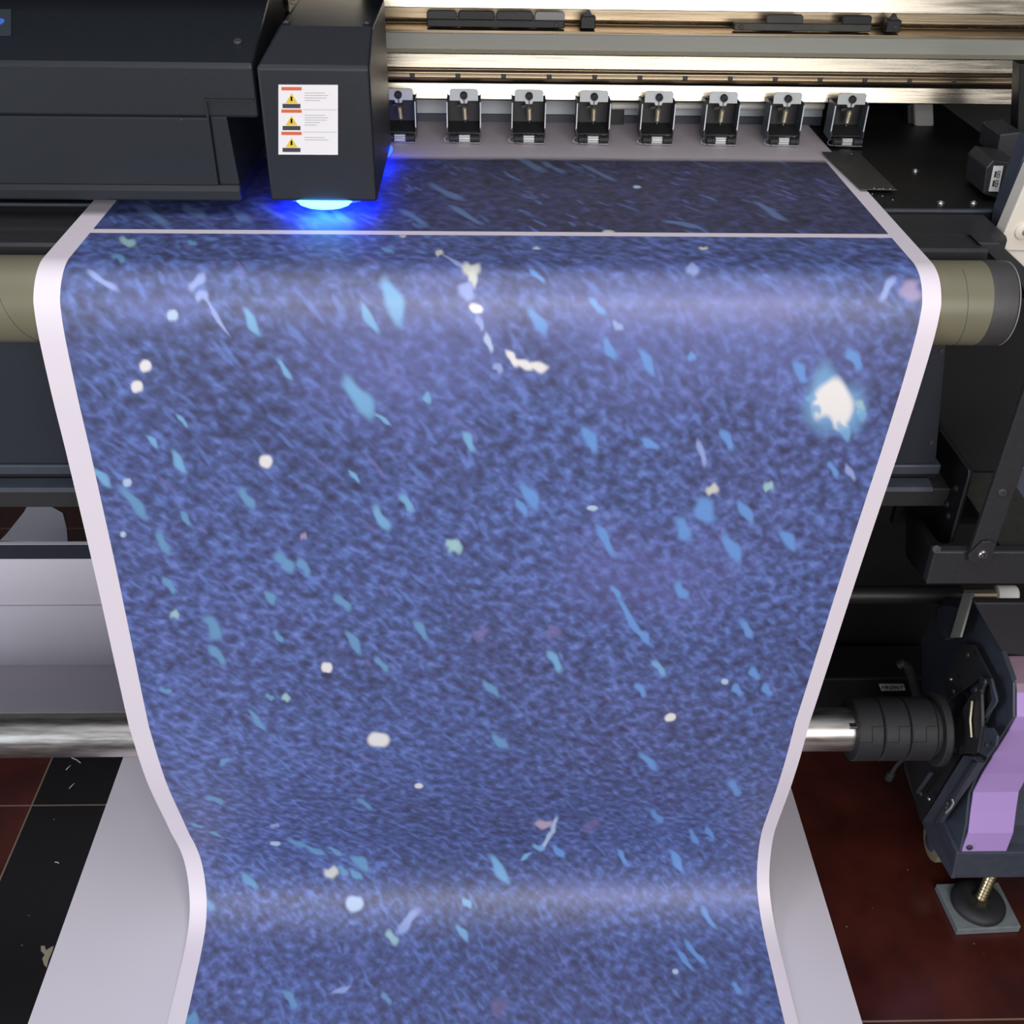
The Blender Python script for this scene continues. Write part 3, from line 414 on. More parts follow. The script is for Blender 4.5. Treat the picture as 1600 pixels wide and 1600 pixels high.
# ---- brackets standing on the ledge
def tabs_bracket(xs, y0, y1, label, tabs, base, scr, gr):
    Yb = 1.318
    a = PY(xs[0], y1, Yb); b = PY(xs[1], y1, Yb); zb = tz+.0015; zt = zb+.0082
    t = thing('slotted_bracket', ((a.x+b.x)/2, Yb, zb), label, 'bracket', gr)
    MB().box(a.x, b.x, Yb, Yb+.010, zb, zt, base).build('base_bar', t, bevel=.0012)
    for (p, q, mm) in tabs:
        u = a.x+(b.x-a.x)*p; v = a.x+(b.x-a.x)*q
        MB().prism([(u, Yb+.005, zt-.001), (u, Yb+.005, zt+.006), (u+.002, Yb+.005, zt+.0085), (v-.002, Yb+.005, zt+.0085), (v, Yb+.005, zt+.006), (v, Yb+.005, zt-.001)], (0, .006, 0), mm).build('tab', t, bevel=.0008)
    screw(t, (a.x+(b.x-a.x)*scr, Yb, (zb+zt)/2), (0, -1, 0), .0028)
tabs_bracket((667, 882), 22, 46, 'long black bracket with four tabs on the beam ledge, left of centre', [(.0, .215, 'charcoal'), (.228, .49, 'black'), (.505, .77, 'charcoal'), (.785, 1., 'label_grey')], 'black', .94, None)
tabs_bracket((1147, 1362), 22, 46, 'long dark bracket with two tabs on the beam ledge, right side', [(.235, .50, 'plate_olive'), (.79, 1.0, 'black')], 'plate_olive', .05, None)
for (x0, x1, lb) in ((907, 930, 'small black clip on the beam ledge just right of the four-tab bracket'), (1385, 1407, 'small black clip on the beam ledge, rightmost of the hardware there')):
    a = PY(x0, 46, 1.318); b = PY(x1, 46, 1.318); zb = tz+.0015; t = thing('cable_clip', ((a.x+b.x)/2, 1.318, zb), lb, 'clip')
    MB().box(a.x, b.x, 1.318, 1.332, zb, zb+.013, 'black').build('clip_body', t, bevel=.001)
    MB().prism([(a.x+.003, 1.322, zb+.012), (a.x+.007, 1.322, zb+.019), (b.x-.007, 1.322, zb+.019), (b.x-.003, 1.322, zb+.012)], (0, .006, 0), 'charcoal').build('clip_tongue', t)
    screw(t, ((a.x+b.x)/2+.002, 1.318, zb+.006), (0, -1, 0), .0022, 'ink')

# ================================================================== recess behind the rollers
MB0 = MB().ribbon([(1.352, z(193, 1.352)), (1.352, z(180, 1.352)), (1.362, z(178, 1.362))], GX0, .425, .003, 'slate')
tag(MB0.build('feed_guide', bevel=.0005), 'blue-grey guide strip low behind the pinch rollers', 'guide')
tag(MB().ribbon([(1.353, z(179, 1.353)), (1.357, z(158, 1.357))], GX0, .425, .002, 'guide_grey').build('deflector_strip'), 'pale grey-blue deflector strip behind the pinch rollers, above the darker guide', 'strip')
a = PY(952, 168, 1.345); b = PY(974, 196, 1.345)
tag(MB().box(a.x, b.x, 1.3455, 1.351, b.z, a.z, 'black').build('sensor_block', bevel=.0008), 'small black block hanging between the fourth and fifth pinch roller', 'sensor')
for i, (x0, x1, lb) in enumerate(((955, 1000, 'white nylon sleeve by the small black block'), (1055, 1102, 'white nylon sleeve left of the sixth pinch roller'), (1152, 1195, 'white nylon sleeve left of the seventh pinch roller'), (1248, 1288, 'white nylon sleeve left of the last pinch roller'))):
    a = PY(x0, 165, 1.342); b = PY(x1, 165, 1.342)
    tag(MB().tube((a.x, 1.342, a.z), (b.x, 1.342, b.z), .0042, 'nylon').build('nylon_sleeve', bevel=.001, smooth=True), lb, 'sleeve', 'white sleeves behind the pinch rollers')
tag(MB().box(GX0, .80, 1.48, 1.50, .80, 1.06, 'deep_black').build('partition_panel'), 'black rear panel behind the pinch rollers', 'panel')

# ================================================================== pinch rollers
def pinch(x):
    Y0 = 1.272; t = thing('pinch_roller', (x, 1.28, .9465), '', 'pinch roller', 'pinch rollers in a row under the beam')
    hw = .0185; zt = z(158, Y0); zb = z(211.5, Y0)
    # top mounting plate
    p = MB(); z0, z1 = z(159, 1.272), z(141.5, 1.272); w_ = .0163
    p.prism([(x-w_, 1.272, z0), (x-w_, 1.272, z1-.002), (x-w_+.002, 1.272, z1), (x+w_-.002, 1.272, z1), (x+w_, 1.272, z1-.002), (x+w_, 1.272, z0)], (0, .0015, 0), 'bracket_white')
    p.prism([(x-.005, 1.2718, z0+.0005), (x-.0035, 1.2718, z0-.003), (x+.0035, 1.2718, z0-.003), (x+.005, 1.2718, z0+.0005)], (0, .0012, 0), 'bracket_white')
    p.build('mounting_plate', t)
    k = MB().lathe((x, 1.272, (z0+z1)/2), (0, -1, 0), [(0, .0042), (.004, .0042), (.005, .0034), (.005, .002), (.0035, .0018), (.0035, .00001)], 'rubber', 20); k.build('knob', t, smooth=True)
    f = MB()
    f.prism([(x-hw, 1.292, zt), (x-hw, 1.292, zb+.004), (x+hw, 1.292, zb+.004), (x+hw, 1.292, zt)], (0, .0012, 0), 'black')
    for sx in (-1, 1):
        X = x+sx*hw
        f.prism([(X, 1.268, zt-.001), (X, 1.2705, zt+.001), (X, 1.294, zt+.001), (X, 1.294, zb), (X, 1.266, zb-.002), (X, 1.264, zb+.006), (X, 1.268, zb+.012)], (.0011*sx, 0, 0), 'slate')
        f.prism([(X-.0002, 1.2675, zt-.001), (X-.0002, 1.2662, zt-.001), (X-.0002, 1.2662, zb+.008), (X-.0002, 1.2675, zb+.008)], (.0014*sx, 0, 0), 'bracket_white')
    f.prism([(x-hw, 1.268, zb+.0035), (x+hw, 1.268, zb+.0035), (x+hw, 1.292, zb+.010), (x-hw, 1.292, zb+.010)], (0, 0, -.001), 'charcoal')
    f.build('frame', t)
    s = MB(); dx = (.1-x)*.02
    top = Vector((x, 1.270, zt+.001)); bot = Vector((x-.002*(1 if x > .15 else -1)*(abs(x-.15)*3), 1.279, zb+.014))
    a1 = top.lerp(bot, .38); b1 = top.lerp(bot, .92)
    s.path([top, a1], .0006, 'steel', 6); s.tube(a1, b1, .0025, 'spring', 14)
    for i in range(8):
        c = a1.lerp(b1, (i+.5)/8); d = (b1-a1).normalized(); s.lathe(c-d*.0006, d, [(0, .0026), (.0006, .003), (.0012, .0026)], 'spring', 14)
    s.path([b1, bot, bot+Vector((0, 0, -.002))], .0008, 'steel', 6)
    s.build('spring', t, smooth=True)
    l = MB(); l.bar((x-.008, 1.281, zt-.009), (x-.001, 1.281, zt-.0075), .003, .003, 'charcoal'); l.build('spring_arm', t)
    b = MB(); b.box(x-.0115, x+.0135, 1.263, 1.266, zb-.0015, zb+.0015, 'bracket_white'); b.box(x-.0125, x+.0125, 1.2625, 1.2642, zb-.006, zb-.0022, 'bracket_white'); b.build('axle_bar', t)
    for c in (-.0115, .0125):
        r = MB().lathe((x+c-.0055, 1.262, .9465+.0052), (1, 0, 0), [(0, .0035), (.0008, .005), (.0034, .005), (.0036, .0044), (.0070, .0044), (.0072, .005), (.0102, .005), (.011, .0035)], 'rubber', 24)
        r.build('rubber_wheel', t, smooth=True)
    w2 = MB(); zz = .9465+.0052
    w2.path([(x-.007, 1.262, zz), (x+.008, 1.262, zz)], .0011, 'steel', 8)
    w2.path([(x-.0165, 1.2615, zz+.0035)]+[(x-.0185+.0045*cos(a), 1.260, zz+.0035*sin(a)) for a in np.linspace(pi/2, 1.5*pi, 8)]+[(x-.010, 1.2575, zz-.0035), (x+.018, 1.2575, zz-.0038)], .0006, 'steel', 6)
    w2.build('wire_guard', t, smooth=True)
    return t
p0 = pinch(-.0938)
ords = ['first', 'second', 'third', 'fourth', 'fifth', 'sixth', 'seventh', 'eighth']
lbs = ['spring-loaded pinch roller bracket right beside the carriage, lit blue on its left',
       'spring-loaded pinch roller bracket, second from the carriage', 'spring-loaded pinch roller bracket, third from the carriage, below the four-tab bracket end',
       'spring-loaded pinch roller bracket, fourth from the carriage, with small black block at its right', 'spring-loaded pinch roller bracket, fifth from the carriage and fourth from the right end',
       'spring-loaded pinch roller bracket, third from the right end', 'spring-loaded pinch roller bracket nearest the right edge of the banner, second from the end',
       'spring-loaded pinch roller bracket at the right end, standing beyond the banner edge']
p0['label'] = lbs[0]
for i in range(1, 8):
    copy_thing(p0, (.0750*i-.0003*(i > 5), 0, 0), lbs[i])

# ================================================================== platen and apron
pl = thing('print_platen', (0, 1.2, .90), 'flat black platen table carrying the banner, bare at its right end', 'platen')
MB().box(-.95, .62, 1.052, 1.475, .905, .9445, 'platen_black').build('table', pl, bevel=.0012)
MB().box(-.95, .555, 1.0495, 1.0535, .9425, .9448, 'slate').build('front_lip', pl)
for x, y in ((1430, 268), (1470, 318), (1521, 318)):
    c = PZ(x, y, .9447); screw(pl, c, (0, 0, 1), .0042, 'steel')
for x, y in ((1379, 306), (1395, 312), (1363, 303)): 
    c = PZ(x, y, .9447); screw(pl, c, (0, 0, 1), .0012, 'steel')
a = thing('front_apron', (0, .98, .93), 'dark brown-black apron sloping from the platen lip to the olive roller', 'apron')
MB().ribbon([(.984, .900), (.984, .938), (.988, .9405), (1.0, .941), (1.048, .941)], -.95, .512, .003, 'charcoal').build('apron_sheet', a, smooth=True)
MB().ribbon([(.951, .900), (.951, .9385), (.954, .9412), (.983, .9418)], -.95, .480, .003, 'charcoal').build('lower_lip', a, smooth=True)

cp = MB(); pts = [PZ(x, y, .9475) for x, y in ((1284, 238.5), (1342, 239.5), (1401, 298), (1345, 297))]
t = thing('media_edge_plate', PZ(1350, 265, .9475), 'thin grey-olive metal plate holding down the banner edge on the platen right side', 'plate')
cp.prism(pts, (0, 0, .0012), 'plate_olive').build('plate', t, bevel=.0004)
for x, y in ((1366, 294), (1380, 294.5), (1391, 295), (1330, 240.5)): screw(t, PZ(x, y, .9488), (0, 0, 1), .0013, 'steel')
MB().bar(PZ(1371, 294.8, .9489), PZ(1377, 295, .9489), .0012, .0004, 'steel').build('slot', t)

# ================================================================== tension roller
rx0 = -.75; rx1 = .459
t = thing('olive_roller', (0, .908, .906), 'thick olive roller the banner bends over, with dark grey end cap', 'roller')
MB().lathe((rx0, .908, .906), (1, 0, 0), [(0, .0388), (rx1-rx0, .0388)], 'olive', 96).build('roller_tube', t, smooth=True)
cap = MB().lathe((rx1, .908, .906), (1, 0, 0), [(0, .0385), (.002, .0392), (.022, .0392), (.0235, .038), (.0235, .030), (.018, .029), (.018, .00001)], 'cap_grey', 96).build('end_cap', t, smooth=True)
MB().lathe((rx1+.0238, .908, .906), (1, 0, 0), [(0, .0385), (.0006, .0388), (.0009, .0383)], 'label_grey', 96).build('cap_rim', cap)
for x0_, dx_, r_ in ((.434, .008, .03895), (-.424, .035, .03895)):
    MB().path([(x0_+dx_*((k/20)**1.6), .908-cos(radians(-75+150*k/20))*r_, .906-sin(radians(-75+150*k/20))*r_) for k in range(21)], .0002, 'ink', 6).build('tape_seam', t)

# ================================================================== lower front body
t = thing('body_panel', (0, .97, .689), 'tall dark blue-grey body panel hanging below the olive roller', 'panel')
pan = MB(); zt_ = .885; zb_ = z(724, .97)
xr0 = .4745+(.8284-zt_)*.174; 
pan.prism([(-.95, .97, zt_), (-.95, .97, zb_), (.4986, .97, .689), (xr0, .97, zt_)], (0, .02, 0), 'body_navy'); pan.build('panel_sheet', t, bevel=.001)
for x, y in ((1471, 548), (1455, 692)): screw(t, PY(x, y, .9695), (0, -1, 0), .0028, 'ink')
t = thing('crossbeam', (0, .97, .63), 'stepped dark metal crossbeam below the blue-grey body panel', 'beam')
z1_, z2_, z3_, z4_ = z(727, .968), z(742, .968), z(757, .965), z(764, .955)
MB().box(-.95, .505, .968, 1.03, z2_, z1_, 'slate').build('upper_ledge', t, bevel=.002)
MB().box(-.95, .505, .975, 1.03, z3_+.001, z2_, 'deep_black').build('recess', t)
MB().ribbon([(.972, z3_+.002), (.957, z3_), (.955, z3_-.003)], -.95, .496, .002, 'slate').build('drip_strip', t)
MB().box(-.95, .5208, .955, 1.03, z(792, .955), z4_, 'charcoal').build('lower_box', t, bevel=.0015)
MB().box(-.94, .50, .975, 1.02, z(830, .99), z(793, .99), 'deep_black').build('underside_rib', t) if False else None

tag(MB().box(.05, .95, 1.35, 1.37, .004, .80, 'deep_black').build('rear_cover'), 'large black rear cover closing off the space behind the take-up hub', 'cover')

# ================================================================== right side plates under the roller
t = thing('side_plate', (.45, .82, .70), 'black chamfered side plate with bolts at the crossbeam end', 'plate')
X = .515
def lift(px_pts, X): return [PX(x, y, X) for x, y in px_pts]
poly = lift(((1440, 600), (1470, 672), (1515, 735), (1512, 752), (1484, 848), (1470, 850), (1400, 800), (1380, 700)), X)
MB().prism(poly, (.004, 0, 0), 'black').build('plate_sheet', t, bevel=.0008)
MB().path(lift(((1469, 672), (1493, 705), (1515, 735), (1514.5, 742), (1512, 752), (1498, 800), (1485, 848)), X-.0015), .0016, 'charcoal', 8).build('folded_edge', t, smooth=True)
for x, y in ((1494, 763), (1482, 806), (1480, 788)): screw(t, PX(x, y, X-.001), (-1, 0, 0), .0038, 'charcoal', 'bolt')

t = thing('support_box', (.56, .9, .60), 'dark grey box bracket at the right, below the slanted bar', 'bracket')
f0 = PY(1460, 862, .87); f1 = PY(1447, 913, .87)
MB().prism([(f0.x, .87, f0.z), (f1.x-.0, .87, f1.z), (.72, .87, f1.z-.001), (.72, .87, f0.z-.001)], (0, .012, 0), 'charcoal').build('box_shell', t, bevel=.002)
MB().box(.552, .72, .882, 1.03, f0.z-.010, f0.z-.006, 'plate_olive').build('top_shelf', t)
wg = [PY(1460, 862, .871), PY(1447, 913, .871), PY(1415, 870, 1.0), PY(1415, 800, 1.0)]
MB().prism(wg, (.012, 0, 0), 'black').build('side_cheek', t, bevel=.001)
screw(t, PY(1463, 858, .866), (0, -1, .3), .0045, 'ink')

t = thing('slanted_bar', (.52, .87, .65), 'flat dark bar running down to the box bracket, right of the side plate', 'bar')
b0 = PY(1518, 858, .866); b1 = PY(1554, 858, .866)
ztop = .90
MB().box(.5085, .5335, .866, .872, .635, ztop, 'charcoal').build('flat_bar', t, bevel=.001)
br = MB(); q = [PY(x, y, .862) for x, y in ((1513, 868), (1514, 876), (1520, 879), (1545, 879), (1550, 874), (1556, 850), (1548, 846), (1536, 847))]
br.prism(q, (0, .003, 0), 'charcoal'); br.build('foot_lug', t, bevel=.0005)
screw(t, PY(1536, 866, .862), (0, -1, 0), .0052, 'steel', 'screw', True)
screw(t, PY(1566, 769, .866), (0, -1, 0), .0045, 'ink')
MB().box(.50, .86, 1.035, 1.045, .56, .93, 'deep_black').build('right_backing_panel')
o = bpy.data.objects['right_backing_panel']; o.name = 'backing_panel'; tag(o, 'black inner panel behind the slanted bar', 'panel')
t = thing('angled_cover', (.6, .88, .70), 'grey angled cover edge at the far right of the slanted bar', 'cover')
MB().prism([PY(x, y, .868) for x, y in ((1584, 757), (1592, 735), (1640, 700), (1640, 840), (1604, 785))], (0, .01, 0), 'slate').build('cover_sheet', t, bevel=.001)

# ================================================================== platen right: post, sensor, cream cover
t = thing('cream_side_cover', (.55, 1.0, .92), 'cream plastic side cover with a screw cap at the right edge', 'cover')
cr_ = MB(); q = [PY(x, y, 1.0) for x, y in ((1612, 262), (1562, 381), (1578, 398), (1640, 455), (1640, 262))]
cr_.prism(q, (0, .02, 0), 'cream').build('cover_shell', t, bevel=.0015)
MB().bar(PY(1572, 391, .9995), PY(1640, 393, .9995), .0012, .001, 'pale_ink', (0, 1, 0)).build('seam', t)
c = PY(1599, 361, 1.0)
cc = MB().lathe((c.x, 1.0, c.z), (0, -1, 0), [(0, .0085), (.002, .0085), (.003, .007), (.003, .00001)], 'cream', 32).build('screw_cap', t, smooth=True)
screw(cc, (c.x+.001, .997, c.z), (0, -1, 0), .0035, 'spring', 'screw', True)

t = thing('corner_post', (.54, 1.05, .94), 'narrow black upright post between sensor box and cream cover', 'post')
q = [PY(x, y, 1.022) for x, y in ((1560, 375), (1567, 335), (1590, 270), (1610, 215), (1612, 262), (1590, 320), (1568, 378))]
MB().prism(q, (0, .024, 0), 'slate').build('post_face', t, bevel=.001)
q = [PY(x, y, 1.16) for x, y in ((1590, 205), (1594, 100), (1640, 100), (1640, 268), (1588, 268))]
MB().prism(q, (0, .02, 0), 'black').build('post_core', t, bevel=.001)

t = thing('lower_angle_bracket', (.5, 1.0, .9), 'black angle bracket beneath the cream cover', 'bracket')
MB().prism([PY(x, y, .96) for x, y in ((1528, 379), (1561, 380), (1612, 428), (1612, 480), (1590, 432), (1556, 407))], (0, .03, 0), 'charcoal').build('angle', t, bevel=.001)

t = thing('edge_sensor', (.54, 1.08, .9465), 'black sensor box with a white sticker on the right end of the platen', 'sensor')
MB().prism([PY(x, y, 1.075) for x, y in ((1541, 262), (1536, 303), (1559, 311), (1580, 311), (1592, 255), (1552, 250))], (0, .05, 0), 'charcoal').build('housing', t, bevel=.0015)
MB().prism([PY(x, y, 1.115) for x, y in ((1533, 250), (1526, 291), (1536, 296), (1545, 296), (1552, 250), (1545, 244))], (0, .03, 0), 'black').build('side_lobe', t, bevel=.0015)
MB().prism([PY(x, y, 1.12) for x, y in ((1563, 210), (1557, 245), (1596, 248), (1608, 216), (1596, 206))], (0, .05, 0), 'charcoal').build('upper_block', t, bevel=.0015)
q = [PY(x, y, 1.0735) for x, y in ((1553, 259.5), (1568, 259.5), (1560, 299.5), (1545, 299))]
stk = MB().prism(q, (0, .001, 0), 'label_white')
def lerpq(u, v): return q[0].lerp(q[1], u).lerp(q[3].lerp(q[2], u), v)+Vector((0, -.0003, 0))
for (v0, v1) in ((.2, .44), (.56, .80)):
    for (u0, u1, mm) in ((.22, .42, 'ink'), (.5, .56, 'ink'), (.72, .78, 'ink')):
        stk.prism([lerpq(u0, v0), lerpq(u1, v0), lerpq(u1, v1), lerpq(u0, v1)], (0, .0003, 0), mm)
    for v_ in (v0, (v0+v1)/2, v1): stk.prism([lerpq(.5, v_-.012), lerpq(.78, v_-.012), lerpq(.78, v_+.012), lerpq(.5, v_+.012)], (0, .0003, 0), 'ink')
so = stk.build('sticker', t); so['label'] = 'white rectangular sticker with dark box marks'
screw(t, PY(1577, 271, 1.0745), (0, -1, 0), .0028, 'ink')

t = thing('hose_fitting', (.49, 1.36, .95), 'pale grey hexagonal plastic fitting in the dark space right of the pinch rollers', 'fitting')
q = [PY(x, y, 1.36) for x, y in ((1428, 160), (1459, 160), (1460, 195), (1452, 210), (1440, 211), (1430, 196))]
MB().prism(q, (0, .02, 0), 'label_grey').build('fitting_body', t, bevel=.003)
MB().path([PY(1438, 212, 1.37), PY(1436, 222, 1.37), PY(1450, 228, 1.38)], .005, 'rubber', 12).build('hose', t, smooth=True)
MB().prism([PY(x, y, 1.372) for x, y in ((1418, 165), (1430, 160), (1430, 222), (1420, 226))], (0, .02, 0), 'charcoal').build('bracket', t, bevel=.002)

# ================================================================== print carriage
c = thing('print_carriage', (-.30, 1.06, .955), 'large black print carriage with rounded cover sliding over the banner, blue lamp glowing beneath', 'print carriage')
YF = 1.018
zc = lambda y, x=200, Y=YF: PY(x, y, Y).z
xr = PY(390, 97, YF).x; xl = -.80
ztop = PY(200, 97, YF).z; zstep = PY(200, 183, YF).z; zled = PY(200, 289, YF).z; zbot = PY(200, 311, YF).z
up = MB()
up.prism([(xl, YF, zstep), (xl, YF-.0, ztop-.002), (xl, YF+.002, ztop), (xl, YF+.075, ztop+.022), (xl, YF+.20, ztop+.058), (xl, YF+.20, zstep)], (xr+.002-xl, 0, 0), 'carriage_black')
upo = up.build('upper_cover', c, bevel=.003)
lw = MB(); xr2 = PY(376, 300, YF).x; xn = PY(325, 170, YF).x
lw.prism([(xl, YF-.0015, zled), (xl, YF-.0015, zstep+.0005), (xl, YF+.19, zstep+.0005), (xl, YF+.19, zled)], (xn-xl, 0, 0), 'carriage_black')
lw.build('lower_cover', c, bevel=.0015)
lw = MB(); zn = PY(360, 156, YF).z
lw.prism([(xn-.0, YF+.001, zled), (xn, YF+.001, zstep+.001), (xr2-.004, YF+.001, zstep+.001), (xr2, YF+.001, zled)], (0, .18, 0), 'carriage_black'); lw.build('corner_panel', c, bevel=.0015)
MB().box(xn-.002, xr, YF-.0028, YF+.02, zn-.0004, zn+.0012, 'deep_black').build('notch_edge', c)
MB().box(xn-.0022, xn+.0002, YF-.0022, YF+.01, zstep, zn, 'deep_black').build('notch_side', c)
MB().prism([(xl, YF-.005, zbot), (xl, YF-.005, zled-.004), (xl, YF-.001, zled+.001), (xl, YF+.19, zled+.001), (xl, YF+.19, zbot)], (xr2+.001-xl, 0, 0), 'carriage_black').build('bottom_skirt', c, bevel=.002)
e = thing  # noqa
nrm = Vector((0, -.022, .075)).normalized()
def on_top(x, y):      # a point of the sloping upper cover
    p0_ = Vector((0, YF+.002, ztop)); n = Vector((0, -.022, .073)).normalized(); r = _ray(x, y); k = (p0_-CAM).dot(n)/r.dot(n); return CAM+r*k, n
pnt, n_ = on_top(372, 67); screw(c, pnt+n_*.001, n_, .004, 'ink')
for x, y, r_ in ((284, 187, .0012),):
    screw(c, PY(x, y, YF-.002), (0, -1, 0), r_, 'ink')
pa = [on_top(x, y)[0]+n_*.0006 for x, y in ((-30, 17), (18, 16), (18, 57), (-30, 58))]
st_ = MB().prism(pa, n_*.0006, 'smoke_plastic'); 
cc0, _ = on_top(-1, 36); st_.lathe(cc0+n_*.0012, n_, [(0, .0052), (.0006, .0052)], 'blue_mark', 24)
so = st_.build('sticker', c); so['label'] = 'grey square sticker with a round blue mark'
# lamp housing on the carriage's right flank
hx0 = PY(399, 105, YF+.0).x; hx1 = PY(577, 105, YF).x; hz1 = PY(480, 105, YF).z; hz0 = PY(480, 315, YF).z
hs = MB(); sk = .004
hs.prism([(hx0+.0, YF, hz0+.004), (hx0, YF, hz1), (hx0+.012, YF+.055, hz1+.022), (hx0+.012, YF+.19, hz1+.022), (hx0, YF+.19, hz0)], (hx1-hx0, 0, 0), 'carriage_black')
hs = MB()
A = [(hx0, YF, hz0), (hx1, YF, hz0), (hx1, YF, hz1), (hx0, YF, hz1)]
B = [(hx0, YF+.19, hz0), (hx1+.001, YF+.19, hz0), (hx1+.001, YF+.19, hz1+.026), (hx0+.016, YF+.19, hz1+.026)]
Cc = [(hx0+.018, YF+.045, hz1+.026), (hx1+.001, YF+.045, hz1+.026)]
vs = A+B+Cc
hs.faces(vs, [(0, 1, 2, 3), (3, 2, 9, 8), (8, 9, 6, 7), (7, 6, 5, 4), (0, 4, 5, 1), (1, 5, 6, 9, 2), (0, 3, 8, 7, 4)], 'carriage_black')
ho = hs.build('lamp_housing', c, bevel=.003, seg=3)
for x, y in ((438, 62), (583, 62)):
    p_ = PY(x, y+10, YF+.03); screw(ho, (min(max(p_.x, hx0+.022), hx1-.006), YF+.060, hz1+.026), (0, 0, 1), .0032, 'ink')
q = [PY(x, y, YF-.0012) for x, y in ((435, 132.5), (528, 133), (528, 242), (435, 241.5))]
def lq(u, v): return q[0].lerp(q[1], u).lerp(q[3].lerp(q[2], u), v)+Vector((0, -.0002, 0))
lb = MB().prism(q, (0, .0012, 0), 'label_white')
def rect(u0, u1, v0, v1, m): lb.prism([lq(u0, v0), lq(u1, v0), lq(u1, v1), lq(u0, v1)], (0, .0002, 0), m)
for i, (v0, n) in enumerate(((.03, 4), (.345, 5), (.665, 2))):
    rect(.05, .39, v0, v0+.045, 'orange'); rect(.07, .37, v0+.235, v0+.295, 'ink')
    lb.prism([lq(.22, v0+.085), lq(.32, v0+.225), lq(.12, v0+.225)], (0, .0002, 0), 'yellow')
    c0 = lq(.22, v0+.15); rect(.205, .235, v0+.13, v0+.195, 'ink')
    for k in range(n): rect(.44, .44+[.34, .40, .37, .26, .20][k], v0+.075+k*.035, v0+.083+k*.035, 'pale_ink')
    if i: rect(.42, .98, v0-.004, v0+.002, 'pale_ink')
lo = lb.build('warning_label', ho); lo['label'] = 'white warning label with three yellow triangles and orange bars'
def lens(cx_, cy_, rx_, ry_, zb, zt, nm, lab, m):
    lp = MB().lathe((0, 0, 0), (0, 0, 1), [(0, .35), (.12, .6), (.4, .86), (.8, 1.), (1., 1.)], m, 40)
    bmesh.ops.scale(lp.bm, vec=(rx_, ry_, zt-zb), verts=lp.bm.verts); bmesh.ops.translate(lp.bm, verts=lp.bm.verts, vec=(cx_, cy_, zb))
    o = lp.build(nm, ho, smooth=True); o['label'] = lab
hcx = PY(506, 316, YF).x
lens(hcx, YF+.004, .027, .009, .9512, hz0+.001, 'lamp_lens', 'glowing blue-white lamp lens under the front edge', 'uv_core')
lens(hcx, YF+.032, .047, .030, .9500, hz0+.001, 'lamp_window', 'blue glowing lamp window under the housing', 'uv_lamp')
lens(hx1-.014, YF+.165, .018, .022, .9520, hz0+.003, 'rear_lamp_window', 'blue glowing lamp window at the rear right', 'uv_lamp')
# pale metal flank bracket seen behind the housing
MB().prism([(xr+.002, YF+.205, ztop-.02), (xr+.002, YF+.205, ztop+.055), (hx1-.02, YF+.205, ztop+.055), (hx1-.02, YF+.205, ztop-.02)], (0, .02, 0), 'brushed').build('flank_bracket', c, bevel=.004)
screw(c, PY(440, 17, YF+.205), (0, -1, 0), .004, 'ink')

# ================================================================== take-up tube, hub
ty = .935; tzc = PY(1300, 1139, ty).z; RT_ = .0277
t = thing('take_up_tube', (0, ty, tzc), 'bright aluminium take-up tube low behind the banner', 'tube')
xe = PY(1342, 1138, ty).x
MB().lathe((-1.0, ty, tzc), (1, 0, 0), [(0, RT_), (xe+1.0-.001, RT_), (xe+1.0, RT_-.001)], 'tube_metal', 96).build('tube_body', t, smooth=True)
pn = PY(1334, 1133, ty-.027); MB().box(pn.x-.006, pn.x+.003, ty-.032, ty-.025, pn.z-.002, pn.z+.002, 'steel').build('locking_pin', t, bevel=.0005)
t = thing('take_up_hub', (xe, ty, tzc), 'black segmented rubber hub gripping the aluminium tube end, with round flange', 'hub')
x0 = PY(1325, 1138, ty).x; x1 = PY(1462, 1138, ty).x-.012
L_ = x1-x0; R_ = .0402
segs = [0, .33, .66, 1.]
for i in range(3):
    a0 = x0+L_*segs[i]+.0006; a1 = x0+L_*segs[i+1]-.0006
    MB().lathe((a0, ty, tzc), (1, 0, 0), [(0, .030 if i == 0 else R_-.002), (.0005, R_-.0012), (.002, R_), (a1-a0-.002, R_), (a1-a0, R_-.0015)], 'rubber', 64).build('rubber_segment', t, smooth=True)
gz = MB()
def oncyl(x, ang, r=R_+.0001): return Vector((x, ty-r*cos(ang), tzc+r*sin(ang)))
for i in range(3):
    a0 = x0+L_*segs[i]; a1 = x0+L_*segs[i+1]; mxx = (a0+a1)/2
    gz.path([oncyl(a0, radians(22 if i != 2 else 22)), oncyl(mxx, radians(22))], .0005, 'deep_black', 5)
    gz.path([oncyl(mxx, radians(k)) for k in np.linspace(22, 50, 8)], .0005, 'deep_black', 5); gz.path([oncyl(mxx, radians(50)), oncyl(a1, radians(50))], .0005, 'deep_black', 5)
gz.build('joint_lines', t)
MB().lathe((x1+.001, ty, tzc), (1, 0, 0), [(0, .036), (.005, .036), (.0051, .046), (.007, .0475), (.013, .0475), (.015, .046), (.015, .02)], 'rubber', 72).build('flange', t, smooth=True)

# ================================================================== lower frame: rods, beams
rdz = PY(1400, 929, 1.10).z
t = thing('guide_rod', (0, 1.10, rdz), 'black guide rod with white nylon end, above the take-up hub', 'rod')
MB().tube((-.02, 1.10, rdz), (PY(1500, 929, 1.10).x, 1.10, rdz), .0125, 'black', 40).build('rod_body', t, smooth=True)
MB().tube((PY(1500, 929, 1.10).x, 1.10, rdz), (PY(1555, 929, 1.10).x, 1.10, rdz), .0085, 'brushed_gold', 32).build('axle', t, smooth=True)
MB().lathe((PY(1553, 929, 1.10).x, 1.10, rdz), (1, 0, 0), [(0, .009), (.002, .0125), (.028, .0125), (.030, .011)], 'nylon', 32).build('nylon_end', t, smooth=True)

